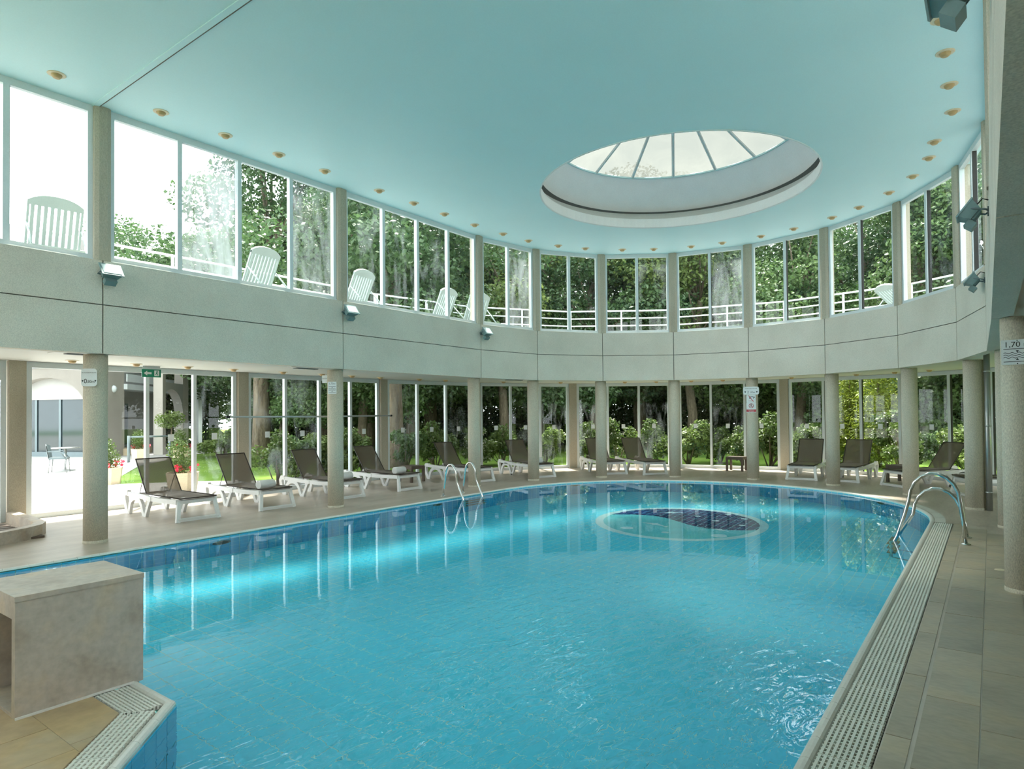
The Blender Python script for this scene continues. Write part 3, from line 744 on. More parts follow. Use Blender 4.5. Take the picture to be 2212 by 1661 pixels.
# ------------------------------------------------------------------ lower soffit and outer glazing
b = MB()
inner = [(S_END, R_F+0.16)]+[node(k, R_f(k)+0.16) for k in range(len(NODES))]+[(S_END, -R_f(14)-0.16)]
outr = [(S_END, R_O+0.12)]+[node(k, R_O+0.12) for k in range(len(NODES))]+[(S_END, -R_O-0.12)]
n_ = len(inner)
b.add([(x, y, Z_S) for x, y in inner]+[(x, y, Z_S) for x, y in outr], [(i, i+1, n_+i+1, n_+i) for i in range(n_-1)])
SOFF = b.build('ceiling_lower', 'soffit', kind='structure', label='pale flat ceiling over the deck behind the columns')
b = MB()
outr2 = [(S_END, R_O+0.35)]+[node(k, R_O+0.35) for k in range(len(NODES))]+[(S_END, -R_O-0.35)]
b.add([(x, y, 3.62) for x, y in inner]+[(x, y, 3.62) for x, y in outr2], [(i, i+1, n_+i+1, n_+i)[::-1] for i in range(n_-1)])
TERR = b.build('floor_terrace', 'terrace', kind='structure', label='pale sun terrace on the flat roof outside the upper windows')
b = MB()
for k in range(len(NODES)-1):
    P, Q = node(k, R_O+0.03), node(k+1, R_O+0.03); P2, Q2 = node(k, R_O+0.35), node(k+1, R_O+0.35)
    b.prism([P, Q, Q2, P2], Z_S, 3.60)
    P, Q = node(k, R_O+0.15), node(k+1, R_O+0.15)
    b.prism([P, Q, Q2, P2], 3.60, 4.20)
b.build('wall_roof_edge', 'render', kind='structure', label='pale roof edge and low upstand around the terrace')
LG = {0: ['g_clear'], 1: ['g_clear', 'g_clear', 'g_haze'], 2: ['g_haze', 'g_haze2', 'g_clear', 'g_clear'], 3: ['g_haze2', 'g_clear', 'g_haze'], 4: ['g_clear', 'g_haze', 'g_haze2'], 5: ['g_haze2', 'g_clear', 'g_haze'],
      6: ['g_clear', 'g_haze', 'g_clear'], 7: ['g_haze', 'g_clear', 'g_clear'], 8: ['g_haze2', 'g_clear', 'g_clear']}
for k in range(len(NODES)-1):
    P, Q = trim(node(k, R_O), node(k+1, R_O), 0.13, 0.13)
    if k >= 11:
        b = MB(); b.box(Q[0]-0.2, P[0]+0.2, -R_O-0.1, -R_O+0.02, 0, Z_S-0.002); b.build('wall_right', 'pillar', kind='structure', label='solid sand coloured wall behind the right walk'); continue
    l = math.hypot(Q[0]-P[0], Q[1]-P[1])
    straight = NODES[k][0] != 'A' or NODES[k+1][0] != 'A'
    cuts = [1/3, 2/3]
    if straight: cuts = [0.25, 0.5, 0.75]
    if k == 1: cuts = [0.515, 0.76]
    st = tuple(range(len(cuts)+1))
    if k == 0:
        # glazing stops at the white door
        P2 = (-3*SP+0.13, R_O); Q2 = (-9.35, R_O)
        window(P2, Q2, 0.0, Z_S-0.005, [0.5], ['g_clear'], 'tall white framed window beside the white glazed door', fw=0.07, stickers=(0, 1)); continue
    window(P, Q, 0.0, Z_S-0.005, cuts, LG.get(k, ['g_clear']), 'tall white framed glazing bay between deck and garden', fw=0.075, stickers=st, head=0.02)
for k in range(len(NODES)):
    x, y = node(k, R_O); t, v = NODES[k]
    a = rad(v) if t == 'A' else (PI/2 if t == 'L' else -PI/2); ca, sa = math.cos(a), math.sin(a)
    bb = MB(); pr = [(-0.09, -0.115), (0.12, -0.115), (0.12, 0.115), (-0.09, 0.115)]
    bb.prism([(x+ca*p-sa*q_, y+sa*p+ca*q_) for p, q_ in pr], 0.0, Z_S-0.001)
    bb.build('pillar', 'pillar', label='sand coloured concrete pillar between two tall garden windows', cat='pillar', group='pillars between the garden windows')
# white door at the left end
dm = MB(); O_, u_ = (-9.33, R_O), (1, 0)
dm.obox(O_, u_, 0, 1.34, -0.04, 0.04, 2.28, Z_S-0.002); dm.obox(O_, u_, 0, 0.07, -0.04, 0.04, 0, 2.28); dm.obox(O_, u_, 1.27, 1.34, -0.04, 0.04, 0, 2.28)
DOOR = dm.build('door_1', 'white', kind='structure', label='white glazed door in the garden front beside the foot bath')
dm = MB(); dm.obox(O_, u_, 0.08, 0.2, -0.03, 0.03, 0.01, 2.26); dm.obox(O_, u_, 1.13, 1.26, -0.03, 0.03, 0.01, 2.26); dm.obox(O_, u_, 0.2, 1.13, -0.03, 0.03, 0.01, 0.2); dm.obox(O_, u_, 0.2, 1.13, -0.03, 0.03, 2.12, 2.26)
LEAF_ = dm.build('door_leaf', 'white', DOOR)
dm = MB(); dm.obox(O_, u_, 0.2, 1.13, -0.003, 0.003, 0.2, 2.12); dm.f = dm.f[2:3]; dm.smooth = dm.smooth[2:3]; dm.build('pane', 'g_clear', LEAF_)
dm = MB(); dm.tube([(-8.13, R_O-0.03, 1.05), (-8.13, R_O-0.09, 1.05), (-8.24, R_O-0.09, 1.05)], 0.013, 8); dm.build('handle', 'plast_white', LEAF_)

# ------------------------------------------------------------------ terrace railing, one bay a thing
def railing(P, Q, label, group):
    l = math.hypot(Q[0]-P[0], Q[1]-P[1]); u = ((Q[0]-P[0])/l, (Q[1]-P[1])/l)
    e = empty('terrace_railing', (P[0], P[1], 0), math.atan2(u[1], u[0]), label=label, cat='railing', group=group)
    for z in (4.40, 4.63, 4.86):
        bb = MB(); bb.tube([(0.02, 0, z), (l-0.02, 0, z)], 0.019 if z < 4.8 else 0.024, 8); bb.build('rail', 'white', e)
    n = max(1, round(l/1.5))
    for i in range(n+1):
        bb = MB(); x = 0.03+(l-0.06)*i/n; bb.box(x-0.02, x+0.02, -0.03, 0.03, 4.20, 4.86); bb.build('post', 'white', e)
for k in range(0, len(NODES)-2):
    railing(node(k, 8.22), node(k+1, 8.22), 'white tubular railing section around the sun terrace', 'terrace railing sections')

# ------------------------------------------------------------------ downlights
def downlight(name, label, group):
    e = empty(name, (0, 0, 0), label=label, cat='downlight', group=group)
    bb = MB(); bb.lathe([(0.0, -0.004), (0.045, -0.008), (0.085, -0.010), (0.098, -0.004), (0.098, 0.0)], 20, cap=False); bb.build('trim_ring', 'cream', e)
    bb = MB(); bb.lathe([(0.060, -0.006), (0.055, -0.026), (0.038, -0.046), (0.020, -0.050), (0.0, -0.046)], 16, cap=False); o = bb.build('eyeball', 'ochre', e)
    return e
UPS = [(s, 4.18) for s in (-10.3, -9.4, -8.53, -7.32, -6.41, -5.53, -4.66, -3.46, -2.58, -1.71, -0.75)]
UPS += [polar(a, 4.12) for a in (87.5, 75.8, 63.5, 53.1, 39.7, 28.8, 16.2, 5.9, -6.8, -17.6, -30.6, -40.3, -52.3, -63.9, -75.7, -85.5)]
UPS += [(s, -4.38) for s in (-0.71, -1.61, -2.52, -3.3, -4.4, -5.3, -6.2)]
d0 = downlight('ceiling_downlight', 'cream round downlight set in the turquoise ceiling rim', 'downlights in the turquoise ceiling')
dk = kids_of(d0)
for i, (x, y) in enumerate(UPS):
    if i == 0: d0.location = (x, y, Z_C)
    else: copy_tree(d0, (x, y, Z_C), 0.3*i, dk)
LOWS = [(s, 7.25) for s in (-8.9, -7.31, -6.33, -5.43, -4.53, -3.42, -2.43, -1.59, -0.72)]+[polar(a, 7.1) for a in (86.3, 79.2, 64, 56, 49.6, 34, 26.6, 18.6, 11.5, -3.3, -11, -16.5, -24, -30.6, -38, -46)]+[(s, -7.2) for s in (-1.5, -3.0, -4.6)]
d1 = downlight('soffit_downlight', 'cream round downlight in the pale lower ceiling near the glazing', 'downlights in the lower ceiling')
dk = kids_of(d1)
for i, (x, y) in enumerate(LOWS):
    if i == 0: d1.location = (x, y, Z_S)
    else: copy_tree(d1, (x, y, Z_S), 0.3*i, dk)
def vent():
    e = empty('air_vent', (0, 0, 0), label='black slotted air vent in a white plate of the lower ceiling', cat='vent', group='air vents in the lower ceiling')
    bb = MB(); bb.box(-0.42, 0.42, -0.14, 0.14, -0.008, 0); bb.build('plate', 'soffit', e)
    bb = MB(); bb.box(-0.24, 0.24, -0.075, 0.075, -0.016, -0.006); bb.build('grille', 'black', e)
    for y in (-0.045, -0.015, 0.015, 0.045):
        bb = MB(); bb.box(-0.24, 0.24, y-0.004, y+0.004, -0.020, -0.015); bb.build('slat', 'greyframe', e)
    return e
v0 = vent(); vk = kids_of(v0); v0.location = (-7.6, 5.95, Z_S); v0.rotation_euler = (0, 0, 0)
copy_tree(v0, (-3.75, 6.0, Z_S), 0, vk); copy_tree(v0, (*polar(65.5, 6.15), Z_S), rad(-24.5), vk)

# ------------------------------------------------------------------ floodlights on the parapet
def floodlight():
    """front of the lamp looks along -Y (into the hall) and slightly up"""
    e = empty('floodlight', (0, 0, 0), cat='floodlight')
    T = Matrix.Translation((0, -0.16, 0.02)) @ Matrix.Rotation(rad(-38), 4, 'X')
    def tf(mb): mb.v = [tuple(T @ Vector(v)) for v in mb.v]; return mb
    bb = MB(); bb.add([(-0.12, -0.03, -0.09), (0.12, -0.03, -0.09), (0.12, -0.03, 0.09), (-0.12, -0.03, 0.09), (-0.09, 0.07, -0.06), (0.09, 0.07, -0.06), (0.09, 0.07, 0.06), (-0.09, 0.07, 0.06)], [(0,1,2,3)[::-1], (4,5,6,7), (0,1,5,4), (1,2,6,5), (2,3,7,6), (3,0,4,7)])
    for i in range(6): bb.box(-0.075+0.028*i, -0.07+0.028*i, 0.06, 0.09, -0.05, 0.05)
    hs = tf(bb).build('housing', 'lampgrey', e)
    bb = MB(); bb.box(-0.132, 0.132, -0.042, -0.028, -0.102, 0.102); tf(bb).build('front_frame', 'lampgrey', e)
    bb = MB(); bb.box(-0.108, 0.108, -0.046, -0.040, -0.078, 0.078); tf(bb).build('front_glass', 'lampglass', e)
    bb = MB(); bb.box(-0.07, 0.07, 0.05, 0.13, -0.13, -0.06); tf(bb).build('ballast_box', 'lampgrey', e)
    bb = MB()
    for s in (-1, 1): bb.tube([(s*0.10, -0.14, 0.03), (s*0.10, -0.03, 0.0), (s*0.03, -0.005, 0.0)], 0.009, 6)
    bb.box(-0.05, 0.05, -0.015, 0.0, -0.035, 0.035); bb.build('bracket', 'greyframe', e)
    bb = MB(); bb.tube([(0.0, -0.1, 0.07), (0.03, -0.05, 0.12), (0.02, -0.006, 0.10)], 0.006, 6); bb.build('cable', 'black', e)
    return e
f0 = floodlight(); fk = kids_of(f0)
spots = [(( -2*SP+0.03, R_F, 3.55), PI*0.0, 'grey floodlight above the column with the 0,80m plate'),
         ((-SP+0.05, R_F, 3.53), 0.0, 'grey floodlight above the column by the horizontal pole'),
         ((0.02, R_F, 3.53), 0.0, 'grey floodlight at the start of the curved parapet, beyond the pole'),
         ((0.0, -4.70, 3.52), PI, 'grey floodlight on the right parapet, by the last curved panel'),
         ((-SP, -4.755, 3.52), PI, 'grey floodlight over the right walk, seen from its side'),
         ((-2*SP+0.1, -4.772, 3.63), PI, 'grey floodlight over the column with the 1,70 plate')]
for i, (loc, rz, lab) in enumerate(spots):
    if i == 0: f0.location = loc; f0.rotation_euler = (0, 0, rz); tag(f0, label=lab)
    else: copy_tree(f0, loc, rz, fk, label=lab)

# ------------------------------------------------------------------ depth plates, warning plates, exit sign
def plate(name, w, h, r=0.03, mat='signwhite'):
    pts = []
    for cx_, cy_, a0 in ((w/2-r, h/2-r, 0), (-w/2+r, h/2-r, 90), (-w/2+r, -h/2+r, 180), (w/2-r, -h/2+r, 270)):
        for i in range(5): a = rad(a0+22.5*i); pts.append((cx_+r*math.cos(a), cy_+r*math.sin(a)))
    mb = MB(); mb.prism(pts, -0.003, 0.0); return mb
def sign(name, loc, face, tilt=0.0, **kw):
    """an empty whose local XY is the face of the sign and +Z looks along 'face' (degrees)"""
    e = bpy.data.objects.new(name, None); COL.objects.link(e); e.empty_display_size = 0.05
    n = Vector((math.cos(rad(face)), math.sin(rad(face)), 0)); up = Vector((0, 0, 1)); xx = up.cross(n)
    mtx = Matrix((xx, up, n)).transposed().to_4x4() @ Matrix.Rotation(tilt, 4, 'Z'); mtx.translation = loc; e.matrix_world = mtx
    return tag(e, **kw)
def on(e, me, x, y, name='lettering', z=0.0012):
    o = link(name, me, e); o.location = (x, y, z); return o
def tri_down(w): mb = MB(); mb.add([(-w/2, w/2, 0), (w/2, w/2, 0), (0, -w/2, 0)], [(0, 2, 1)]); return mb.mesh('arrow', 'signblack')
# 0,80 m
def face_cam(x, y): return math.degrees(math.atan2(-4.74-y, -11.42-x))
cx_, cy_ = node(1, R_COL); fa = face_cam(cx_, cy_)+28
fa1 = fa
e = sign('depth_plate', (cx_+0.146*math.cos(rad(fa-58)), cy_+0.146*math.sin(rad(fa-58)), 2.19), fa-58, label='white depth plate reading PROFONDEUR PISCINE 0,80m on a column', cat='sign')
plate('p', 0.20, 0.235, 0.04).build('plate', 'signwhite', e)
on(e, text_mesh('PROFONDEUR PISCINE', 0.018, 'signblack'), 0, 0.062)
on(e, text_mesh('0', 0.085, 'signblack'), -0.045, -0.05); on(e, text_mesh(',80m', 0.05, 'signblack'), 0.022, -0.055)
for s in (-1, 1): on(e, tri_down(0.026), s*0.082, -0.048, 'arrow')
# 1,70 m, far and near
def waves(e, w, y0, h):
    for j, yy in enumerate((0.5, 0.18, 0.0, -0.18, -0.5)):
        mb = MB(); n = 24; amp = 0.0 if j in (0, 4) else h*0.05
        th = h*0.022
        top = [(-w/2+w*i/n, y0+yy*h+amp*math.sin(i*1.05)+th) for i in range(n+1)]; bot = [(-w/2+w*i/n, y0+yy*h+amp*math.sin(i*1.05)-th) for i in range(n+1)]
        mb.add([(x, y, 0) for x, y in top+bot], [(i, n+1+i, n+2+i, i+1) for i in range(n)]); o = mb.build('wave_line', 'signblack', e); o.location = (0, 0, 0.0012)
    for yy, sg in ((0.27, 1), (-0.28, -1)):
        mb = MB(); q = h*0.10; mb.add([(-q, y0+yy*h+sg*q, 0), (q, y0+yy*h+sg*q, 0), (0, y0+yy*h-sg*q*0.6, 0)], [(0, 2, 1) if sg > 0 else (0, 1, 2)]); o = mb.build('arrow', 'signblack', e); o.location = (0, 0, 0.0012)
cx_, cy_ = node(2, R_COL); fa = face_cam(cx_, cy_)-22
e = sign('depth_plate', (cx_+0.146*math.cos(rad(fa)), cy_+0.146*math.sin(rad(fa)), 2.165), fa, label='small faded depth plate with 1,70m and wave lines on a column', cat='sign')
plate('p', 0.16, 0.22, 0.01).build('plate', 'signwhite', e)
on(e, text_mesh('1,70m', 0.05, 'greyframe'), 0, 0.075); waves(e, 0.13, -0.03, 0.11)
e = sign('depth_plate', (cx_+0.15*math.cos(rad(fa-68)), cy_+0.15*math.sin(rad(fa-68)), 2.33), fa-12, label='white plate edge with PROFONDEUR lettering sticking out behind a column', cat='sign')
plate('p', 0.20, 0.14, 0.01).build('plate', 'signwhite', e); on(e, text_mesh('PROFONDEUR', 0.022, 'signblack'), -0.02, 0.01); on(e, text_mesh('1,70m', 0.022, 'signblack'), 0.03, -0.035)
cx_, cy_ = node(12, R_c(12)); fa = face_cam(cx_, cy_)-6
e = sign('depth_plate', (cx_+0.146*math.cos(rad(fa)), cy_+0.146*math.sin(rad(fa)), 2.175), fa, label='white depth plate reading 1,70 m with wave lines on the near column', cat='sign')
plate('p', 0.235, 0.225, 0.008).build('plate', 'signwhite', e)
on(e, text_mesh('1,70 m', 0.070, 'signblack'), 0, 0.067); waves(e, 0.20, -0.028, 0.115)
for y in (0.104, -0.104):
    mb = MB(); mb.lathe([(0.005, 0.0), (0.0, 0.002)], 8); o = mb.build('rivet', 'signblack', e); o.location = (0, y, 0.0005)
# 2.00 m with two warning plates
cx_, cy_ = node(7, R_COL); fa = face_cam(cx_, cy_)-8
px, py = cx_+0.147*math.cos(rad(fa)), cy_+0.147*math.sin(rad(fa))
e = sign('depth_plate', (px, py, 2.19), fa, label='white depth plate reading PROFONDEUR PISCINE 2.00m on a far column', cat='sign')
plate('p', 0.37, 0.195, 0.045).build('plate', 'signwhite', e)
on(e, text_mesh('PROFONDEUR PISCINE', 0.027, 'signblack'), 0, 0.052); on(e, text_mesh('2', 0.088, 'signblack'), -0.07, -0.036); on(e, text_mesh('.00m', 0.062, 'signblack'), 0.035, -0.043)
for s in (-1, 1): on(e, tri_down(0.042), s*0.135, -0.036, 'arrow')
e = sign('warning_plate', (px, py, 1.99), fa, label='white no diving plate with crossed out swimmer under the 2.00m plate', cat='sign')
plate('p', 0.215, 0.185, 0.01).build('plate', 'signwhite', e)
mb = MB(); mb.box(-0.02, 0.055, 0.038, 0.055, 0, 0.0005); mb.lathe([(0.012, 0.0), (0.0, 0.0006)], 10, (0.075, 0.038, 0)); mb.box(-0.04, -0.02, 0.0, 0.045, 0, 0.0005); mb.box(0.05, 0.06, 0.0, 0.04, 0, 0.0005)
o = mb.build('swimmer_mark', 'signblack', e); o.location = (0, 0, 0.001)
mb = MB(); mb.add([(-0.065, 0.078, 0), (-0.05, 0.082, 0), (0.062, -0.066, 0), (0.045, -0.07, 0)], [(0, 3, 2, 1)]); o = mb.build('stroke', 'signred', e); o.location = (0, 0, 0.0025)
on(e, text_mesh('INTERDIT', 0.026, 'signred'), -0.01, -0.052)
e = sign('warning_plate', (px, py, 1.775), fa, label='prohibition plate with crossed ring and red caption, lowest on the column', cat='sign')
plate('p', 0.225, 0.24, 0.004).build('plate', 'signwhite', e)
mb = MB(); mb.tube([(0.052*math.cos(2*PI*i/24), 0.052*math.sin(2*PI*i/24)+0.045, 0) for i in range(24)], 0.0055, 6, closed=True); mb.tube([(-0.036, 0.081, 0), (0.036, 0.009, 0)], 0.005, 6); o = mb.build('ring_mark', 'signred', e); o.location = (0, 0, 0.002)
mb = MB(); mb.lathe([(0.010, 0.0), (0.0, 0.0006)], 10, (0.0, 0.075, 0)); mb.box(-0.006, 0.006, 0.03, 0.065, 0, 0.0005); mb.add([(-0.03, 0.015, 0), (-0.02, 0.012, 0), (0.004, 0.035, 0), (-0.004, 0.038, 0)], [(0, 1, 2, 3)]); mb.add([(0.03, 0.02, 0), (0.02, 0.012, 0), (-0.004, 0.035, 0), (0.004, 0.042, 0)], [(3, 2, 1, 0)]); o = mb.build('figure_mark', 'signblack', e); o.location = (0, 0, 0.001)
mb = MB(); mb.box(-0.11, 0.11, -0.105, -0.045, 0, 0.0006); o = mb.build('caption_band', 'signred', e); o.location = (0, 0, 0.0008)
on(e, text_mesh('INTERDICTION', 0.022, 'signwhite'), 0, -0.062, z=0.0026); on(e, text_mesh('DE COURIR', 0.022, 'signwhite'), 0, -0.088, z=0.0026)
# exit sign hanging under the lower ceiling
e = sign('exit_sign', (-5.92, 7.6, 2.47), -90-14, label='green emergency exit sign with white arrow over the garden door', cat='sign')
mb = MB(); mb.box(-0.155, 0.155, -0.072, 0.072, -0.03, 0); mb.build('case', 'signgreen', e)
mb = MB(); mb.add([(-0.125, 0, 0), (-0.07, 0.045, 0), (-0.07, 0.018, 0), (0.0, 0.018, 0), (0.0, -0.018, 0), (-0.07, -0.018, 0), (-0.07, -0.045, 0)], [(0, 5, 6), (0, 1, 2), (0, 2, 5), (2, 3, 4, 5)][:]); mb.f = [f[::-1] for f in mb.f]; o = mb.build('arrow', 'signwhite', e); o.location = (0, 0, 0.0015)
mb = MB(); mb.box(0.045, 0.125, -0.05, 0.052, 0, 0.0005); o = mb.build('door_mark', 'signwhite', e); o.location = (0, 0, 0.001)
mb = MB(); mb.lathe([(0.011, 0.0), (0.0, 0.0006)], 10, (0.09, 0.034, 0)); mb.add([(0.075, 0.02, 0), (0.10, 0.02, 0), (0.095, -0.005, 0), (0.11, -0.035, 0), (0.10, -0.038, 0), (0.083, -0.01, 0), (0.065, -0.03, 0), (0.058, -0.024, 0), (0.074, -0.002, 0)], [(0, 8, 7, 6, 5, 4, 3, 2, 1)]); o = mb.build('figure_mark', 'signgreen', e); o.location = (0, 0, 0.002)
mb = MB(); mb.box(-0.14, 0.14, 0.072, 0.13, -0.02, -0.01); mb.build('hanger', 'white', e)

# ------------------------------------------------------------------ indoor sun loungers (foot at x=0, head towards +x)
def lounger():
    e = empty('sun_lounger', (0, 0, 0), cat='sun lounger')
    for s in (-1, 1):
        y0, y1 = (0.285, 0.335) if s > 0 else (-0.335, -0.285)
        bb = MB(); bb.ribbon([(0.06, 0.315), (0.60, 0.305), (1.10, 0.315), (1.62, 0.335), (1.80, 0.345)], 0.072, y0, y1); bb.build('side_rail', 'plast_white', e)
        # hooked end and rear leg
        bb = MB(); bb.ribbon([(1.76, 0.36), (1.86, 0.355), (1.90, 0.30), (1.87, 0.19), (1.80, 0.06), (1.755, 0.0)], 0.088, y0-0.004, y1+0.004); bb.build('leg', 'plast_white', e)
        arch = [(1.745, 0.0), (1.71, 0.10)]+[(1.475+0.225*math.cos(a), 0.125+0.165*math.sin(a)) for a in [rad(x) for x in (20, 45, 70, 90, 110, 135, 160)]]+[(1.215, 0.08), (1.165, 0.0)]
        bb = MB(); bb.ribbon(arch, 0.072, y0, y1); bb.build('arch_leg', 'plast_white', e)
        bb = MB(); bb.ribbon([(1.13, 0.0), (1.06, 0.13), (0.97, 0.285)], 0.064, y0, y1); bb.box(0.90, 1.03, y0-0.008, y1+0.008, 0.27, 0.345); bb.build('brace_leg', 'plast_white', e)
        bb = MB(); bb.box(1.09, 1.19, y0, y1, 0.0, 0.05); bb.build('foot', 'plast_white', e)
    # front trapezoid frame, leaning
    bb = MB()
    def bar(p, q, w):
        p, q = Vector(p), Vector(q); d_ = (q-p).normalized(); n1 = Vector((1, 0, 0.25)).normalized(); n2 = d_.cross(n1).normalized(); n1 = n2.cross(d_)
        vs_ = [c+n1*a+n2*b_ for c in (p, q) for a, b_ in ((-0.022, -w/2), (0.022, -w/2), (0.022, w/2), (-0.022, w/2))]
        bb.add(vs_, [(3,2,1,0),(4,5,6,7),(0,1,5,4),(1,2,6,5),(2,3,7,6),(3,0,4,7)])
    for s in (-1, 1): bar((0.07, s*0.285, 0.335), (0.0, s*0.335, 0.0), 0.062)
    bar((0.055, -0.28, 0.315), (0.055, 0.28, 0.315), 0.055)
    bar((0.006, -0.33, 0.035), (0.006, 0.33, 0.035), 0.045)
    bb.build('front_frame', 'plast_white', e)
    bb = MB(); bb.box(1.0, 1.05, -0.285, 0.285, 0.27, 0.31); bb.build('cross_bar', 'plast_white', e)
    bb = MB(); bb.box(1.72, 1.77, -0.285, 0.285, 0.30, 0.34); bb.build('cross_bar', 'plast_white', e)
    # seat and back slings
    def slab_(pts, hw, mat, name):
        mb = MB(); k = len(pts); nj = 7
        vs_ = []
        for x, z, sag in pts:
            for j in range(nj):
                y = -hw+2*hw*j/(nj-1); vs_.append((x, y, z-sag*(1-(y/hw)**2)))
        fs = [(i*nj+j, (i+1)*nj+j, (i+1)*nj+j+1, i*nj+j+1) for i in range(k-1) for j in range(nj-1)]
        mb.add(vs_, fs, True); return mb.build(name, mat, e)
    slab_([(0.0, 0.372, 0.004), (0.25, 0.372, 0.018), (0.6, 0.370, 0.022), (0.95, 0.372, 0.018), (1.16, 0.378, 0.006)], 0.29, 'sling', 'seat_sling')
    th = rad(54)
    B0 = (1.16, 0.378); L_ = 0.70
    bk = [(B0[0]+L_*f*math.cos(th), B0[1]+L_*f*math.sin(th), sg) for f, sg in ((0, 0.006), (0.3, 0.016), (0.6, 0.018), (0.9, 0.012), (1.0, 0.004))]
    slab_(bk, 0.285, 'sling', 'back_sling')
    bb = MB()
    for s in (-1, 1):
        bb.tube([(0.0, s*0.29, 0.370), (1.16, s*0.29, 0.374), (B0[0]+L_*math.cos(th), s*0.287, B0[1]+L_*math.sin(th))], 0.011, 8)
    bb.tube([(B0[0]+L_*math.cos(th), -0.287, B0[1]+L_*math.sin(th)), (B0[0]+L_*math.cos(th), 0.287, B0[1]+L_*math.sin(th))], 0.010, 8)
    bb.tube([(0.0, -0.29, 0.370), (0.0, 0.29, 0.370)], 0.010, 8)
    bb.build('sling_tube', 'dark_metal', e)
    bb = MB(); m_ = (B0[0]+L_*0.45*math.cos(th), B0[1]+L_*0.45*math.sin(th))
    bb.tube([(m_[0], -0.26, m_[1]), (1.50, -0.25, 0.36), (1.50, 0.25, 0.36), (m_[0], 0.26, m_[1])], 0.008, 6); bb.build('back_strut', 'dark_metal', e)
    return e
def towel():
    e = MB(); pts = []; turns = 3.2; n = 56
    for i in range(n+1):
        a = turns*2*PI*i/n; r = 0.012+0.060*i/n; pts.append((r*math.cos(a), r*math.sin(a)))
    e.ribbon(pts, 0.017, -0.16, 0.16)
    bb = MB(); bb.lathe([(0.0, -0.158), (0.070, -0.156), (0.076, -0.15), (0.077, 0.0), (0.076, 0.15), (0.070, 0.156), (0.0, 0.158)], 24)
    bb.v = [(x, z, y) for x, y, z in bb.v]
    e.v = [(x, y*1.03, z) for x, y, z in e.v]
    e.add(bb.v, bb.f, True)
    return e.mesh('rolled_towel', 'towel')
TOW = towel()
l0 = lounger(); lk = kids_of(l0)
def at_ang(a, r): x, y = polar(a, r); return (x, y, rad(a))
LOUNG = [(-6.13, 5.50, PI/2, False, 'taupe lounger without towel, between the 0,80m column and the glazing'),
         (-4.69, 5.52, PI/2, True, 'taupe lounger with rolled towel standing next to the empty one by the sign column'),
         (-3.02, 5.56, PI/2, True, 'taupe lounger with towel, partly behind the column in front of the pole'),
         (-1.36, 5.58, PI/2, True, 'taupe lounger with rolled towel beside the low brown table'),
         (*at_ang(81.0, 5.32)[:2], rad(83), True, 'taupe lounger with towel behind the small pool ladder'),
         (*at_ang(61.5, 5.25)[:2], rad(66), True, 'taupe lounger with towel standing alone where the deck starts to curve'),
         (*at_ang(39.2, 5.48)[:2], rad(50), False, 'empty taupe lounger half hidden by a column, facing down the pool'),
         (*at_ang(28.0, 5.36)[:2], rad(51), False, 'empty taupe lounger facing straight down the length of the pool'),
         (*at_ang(-11.0, 5.36)[:2], rad(3), False, 'empty taupe lounger beside the lime conifer, cut by a column'),
         (*at_ang(-20.0, 5.62)[:2], rad(-5), False, 'empty taupe lounger between the lime conifer and a brown table'),
         (*at_ang(-31.5, 5.70)[:2], rad(-44), False, 'empty taupe lounger standing askew behind the large pool ladder'),
         (*at_ang(-47.0, 5.75)[:2], rad(-66), False, 'empty taupe lounger at the far right, behind the downpipe column')]
for i, (x, y, rz, tw, lab) in enumerate(LOUNG):
    if i == 0: l0.location = (x, y, 0); l0.rotation_euler = (0, 0, rz); tag(l0, label=lab)
    else: copy_tree(l0, (x, y, 0), rz, lk, label=lab)
    if tw:
        d_ = 0.30; ty = 0.04 if i != 2 else -0.1
        wx, wy = x+math.cos(rz)*d_-math.sin(rz)*ty, y+math.sin(rz)*d_+math.cos(rz)*ty
        o = link('rolled_towel', TOW, label='rolled white towel lying on '+{1: 'the lounger next to the empty one', 2: 'the lounger behind the column', 3: 'the lounger beside the brown table', 4: 'the lounger behind the small ladder', 5: 'the lounger that stands alone'}[i], cat='towel', group='rolled towels on the loungers')
        o.location = (wx, wy, 0.435); o.rotation_euler = (0, 0, rz+0.12)

# low tables
def side_table():
    e = empty('side_table', (0, 0, 0), cat='side table')
    for i in range(5):
        bb = MB(); bb.box(-0.235+0.095*i, -0.150+0.095*i, -0.235, 0.235, 0.375, 0.40); bb.build('top_slat', 'brownplastic', e)
    for sx in (-1, 1):
        for sy in (-1, 1):
            bb = MB(); bb.box(sx*0.21-0.028, sx*0.21+0.028, sy*0.21-0.028, sy*0.21+0.028, 0, 0.375); bb.build('leg', 'brownplastic', e)
    bb = MB()
    for s in (-1, 1): bb.box(-0.2, 0.2, s*0.215-0.01, s*0.215+0.01, 0.32, 0.375); bb.box(s*0.215-0.01, s*0.215+0.01, -0.2, 0.2, 0.32, 0.375)
    bb.build('apron', 'brownplastic', e); return e
t0 = side_table(); tk = kids_of(t0)
for i, (x, y, rz, lab) in enumerate(((7.15, 1.12, 0.05, 'small brown table standing alone by the garden window'), (0.02, 6.95, 0.0, 'small brown table between two loungers with towels'), (6.05, -3.05, -0.5, 'small brown table between two empty loungers'))):
    if i == 0: t0.location = (x, y, 0); t0.rotation_euler = (0, 0, rz); tag(t0, label=lab)
    else: copy_tree(t0, (x, y, 0), rz, tk, label=lab)

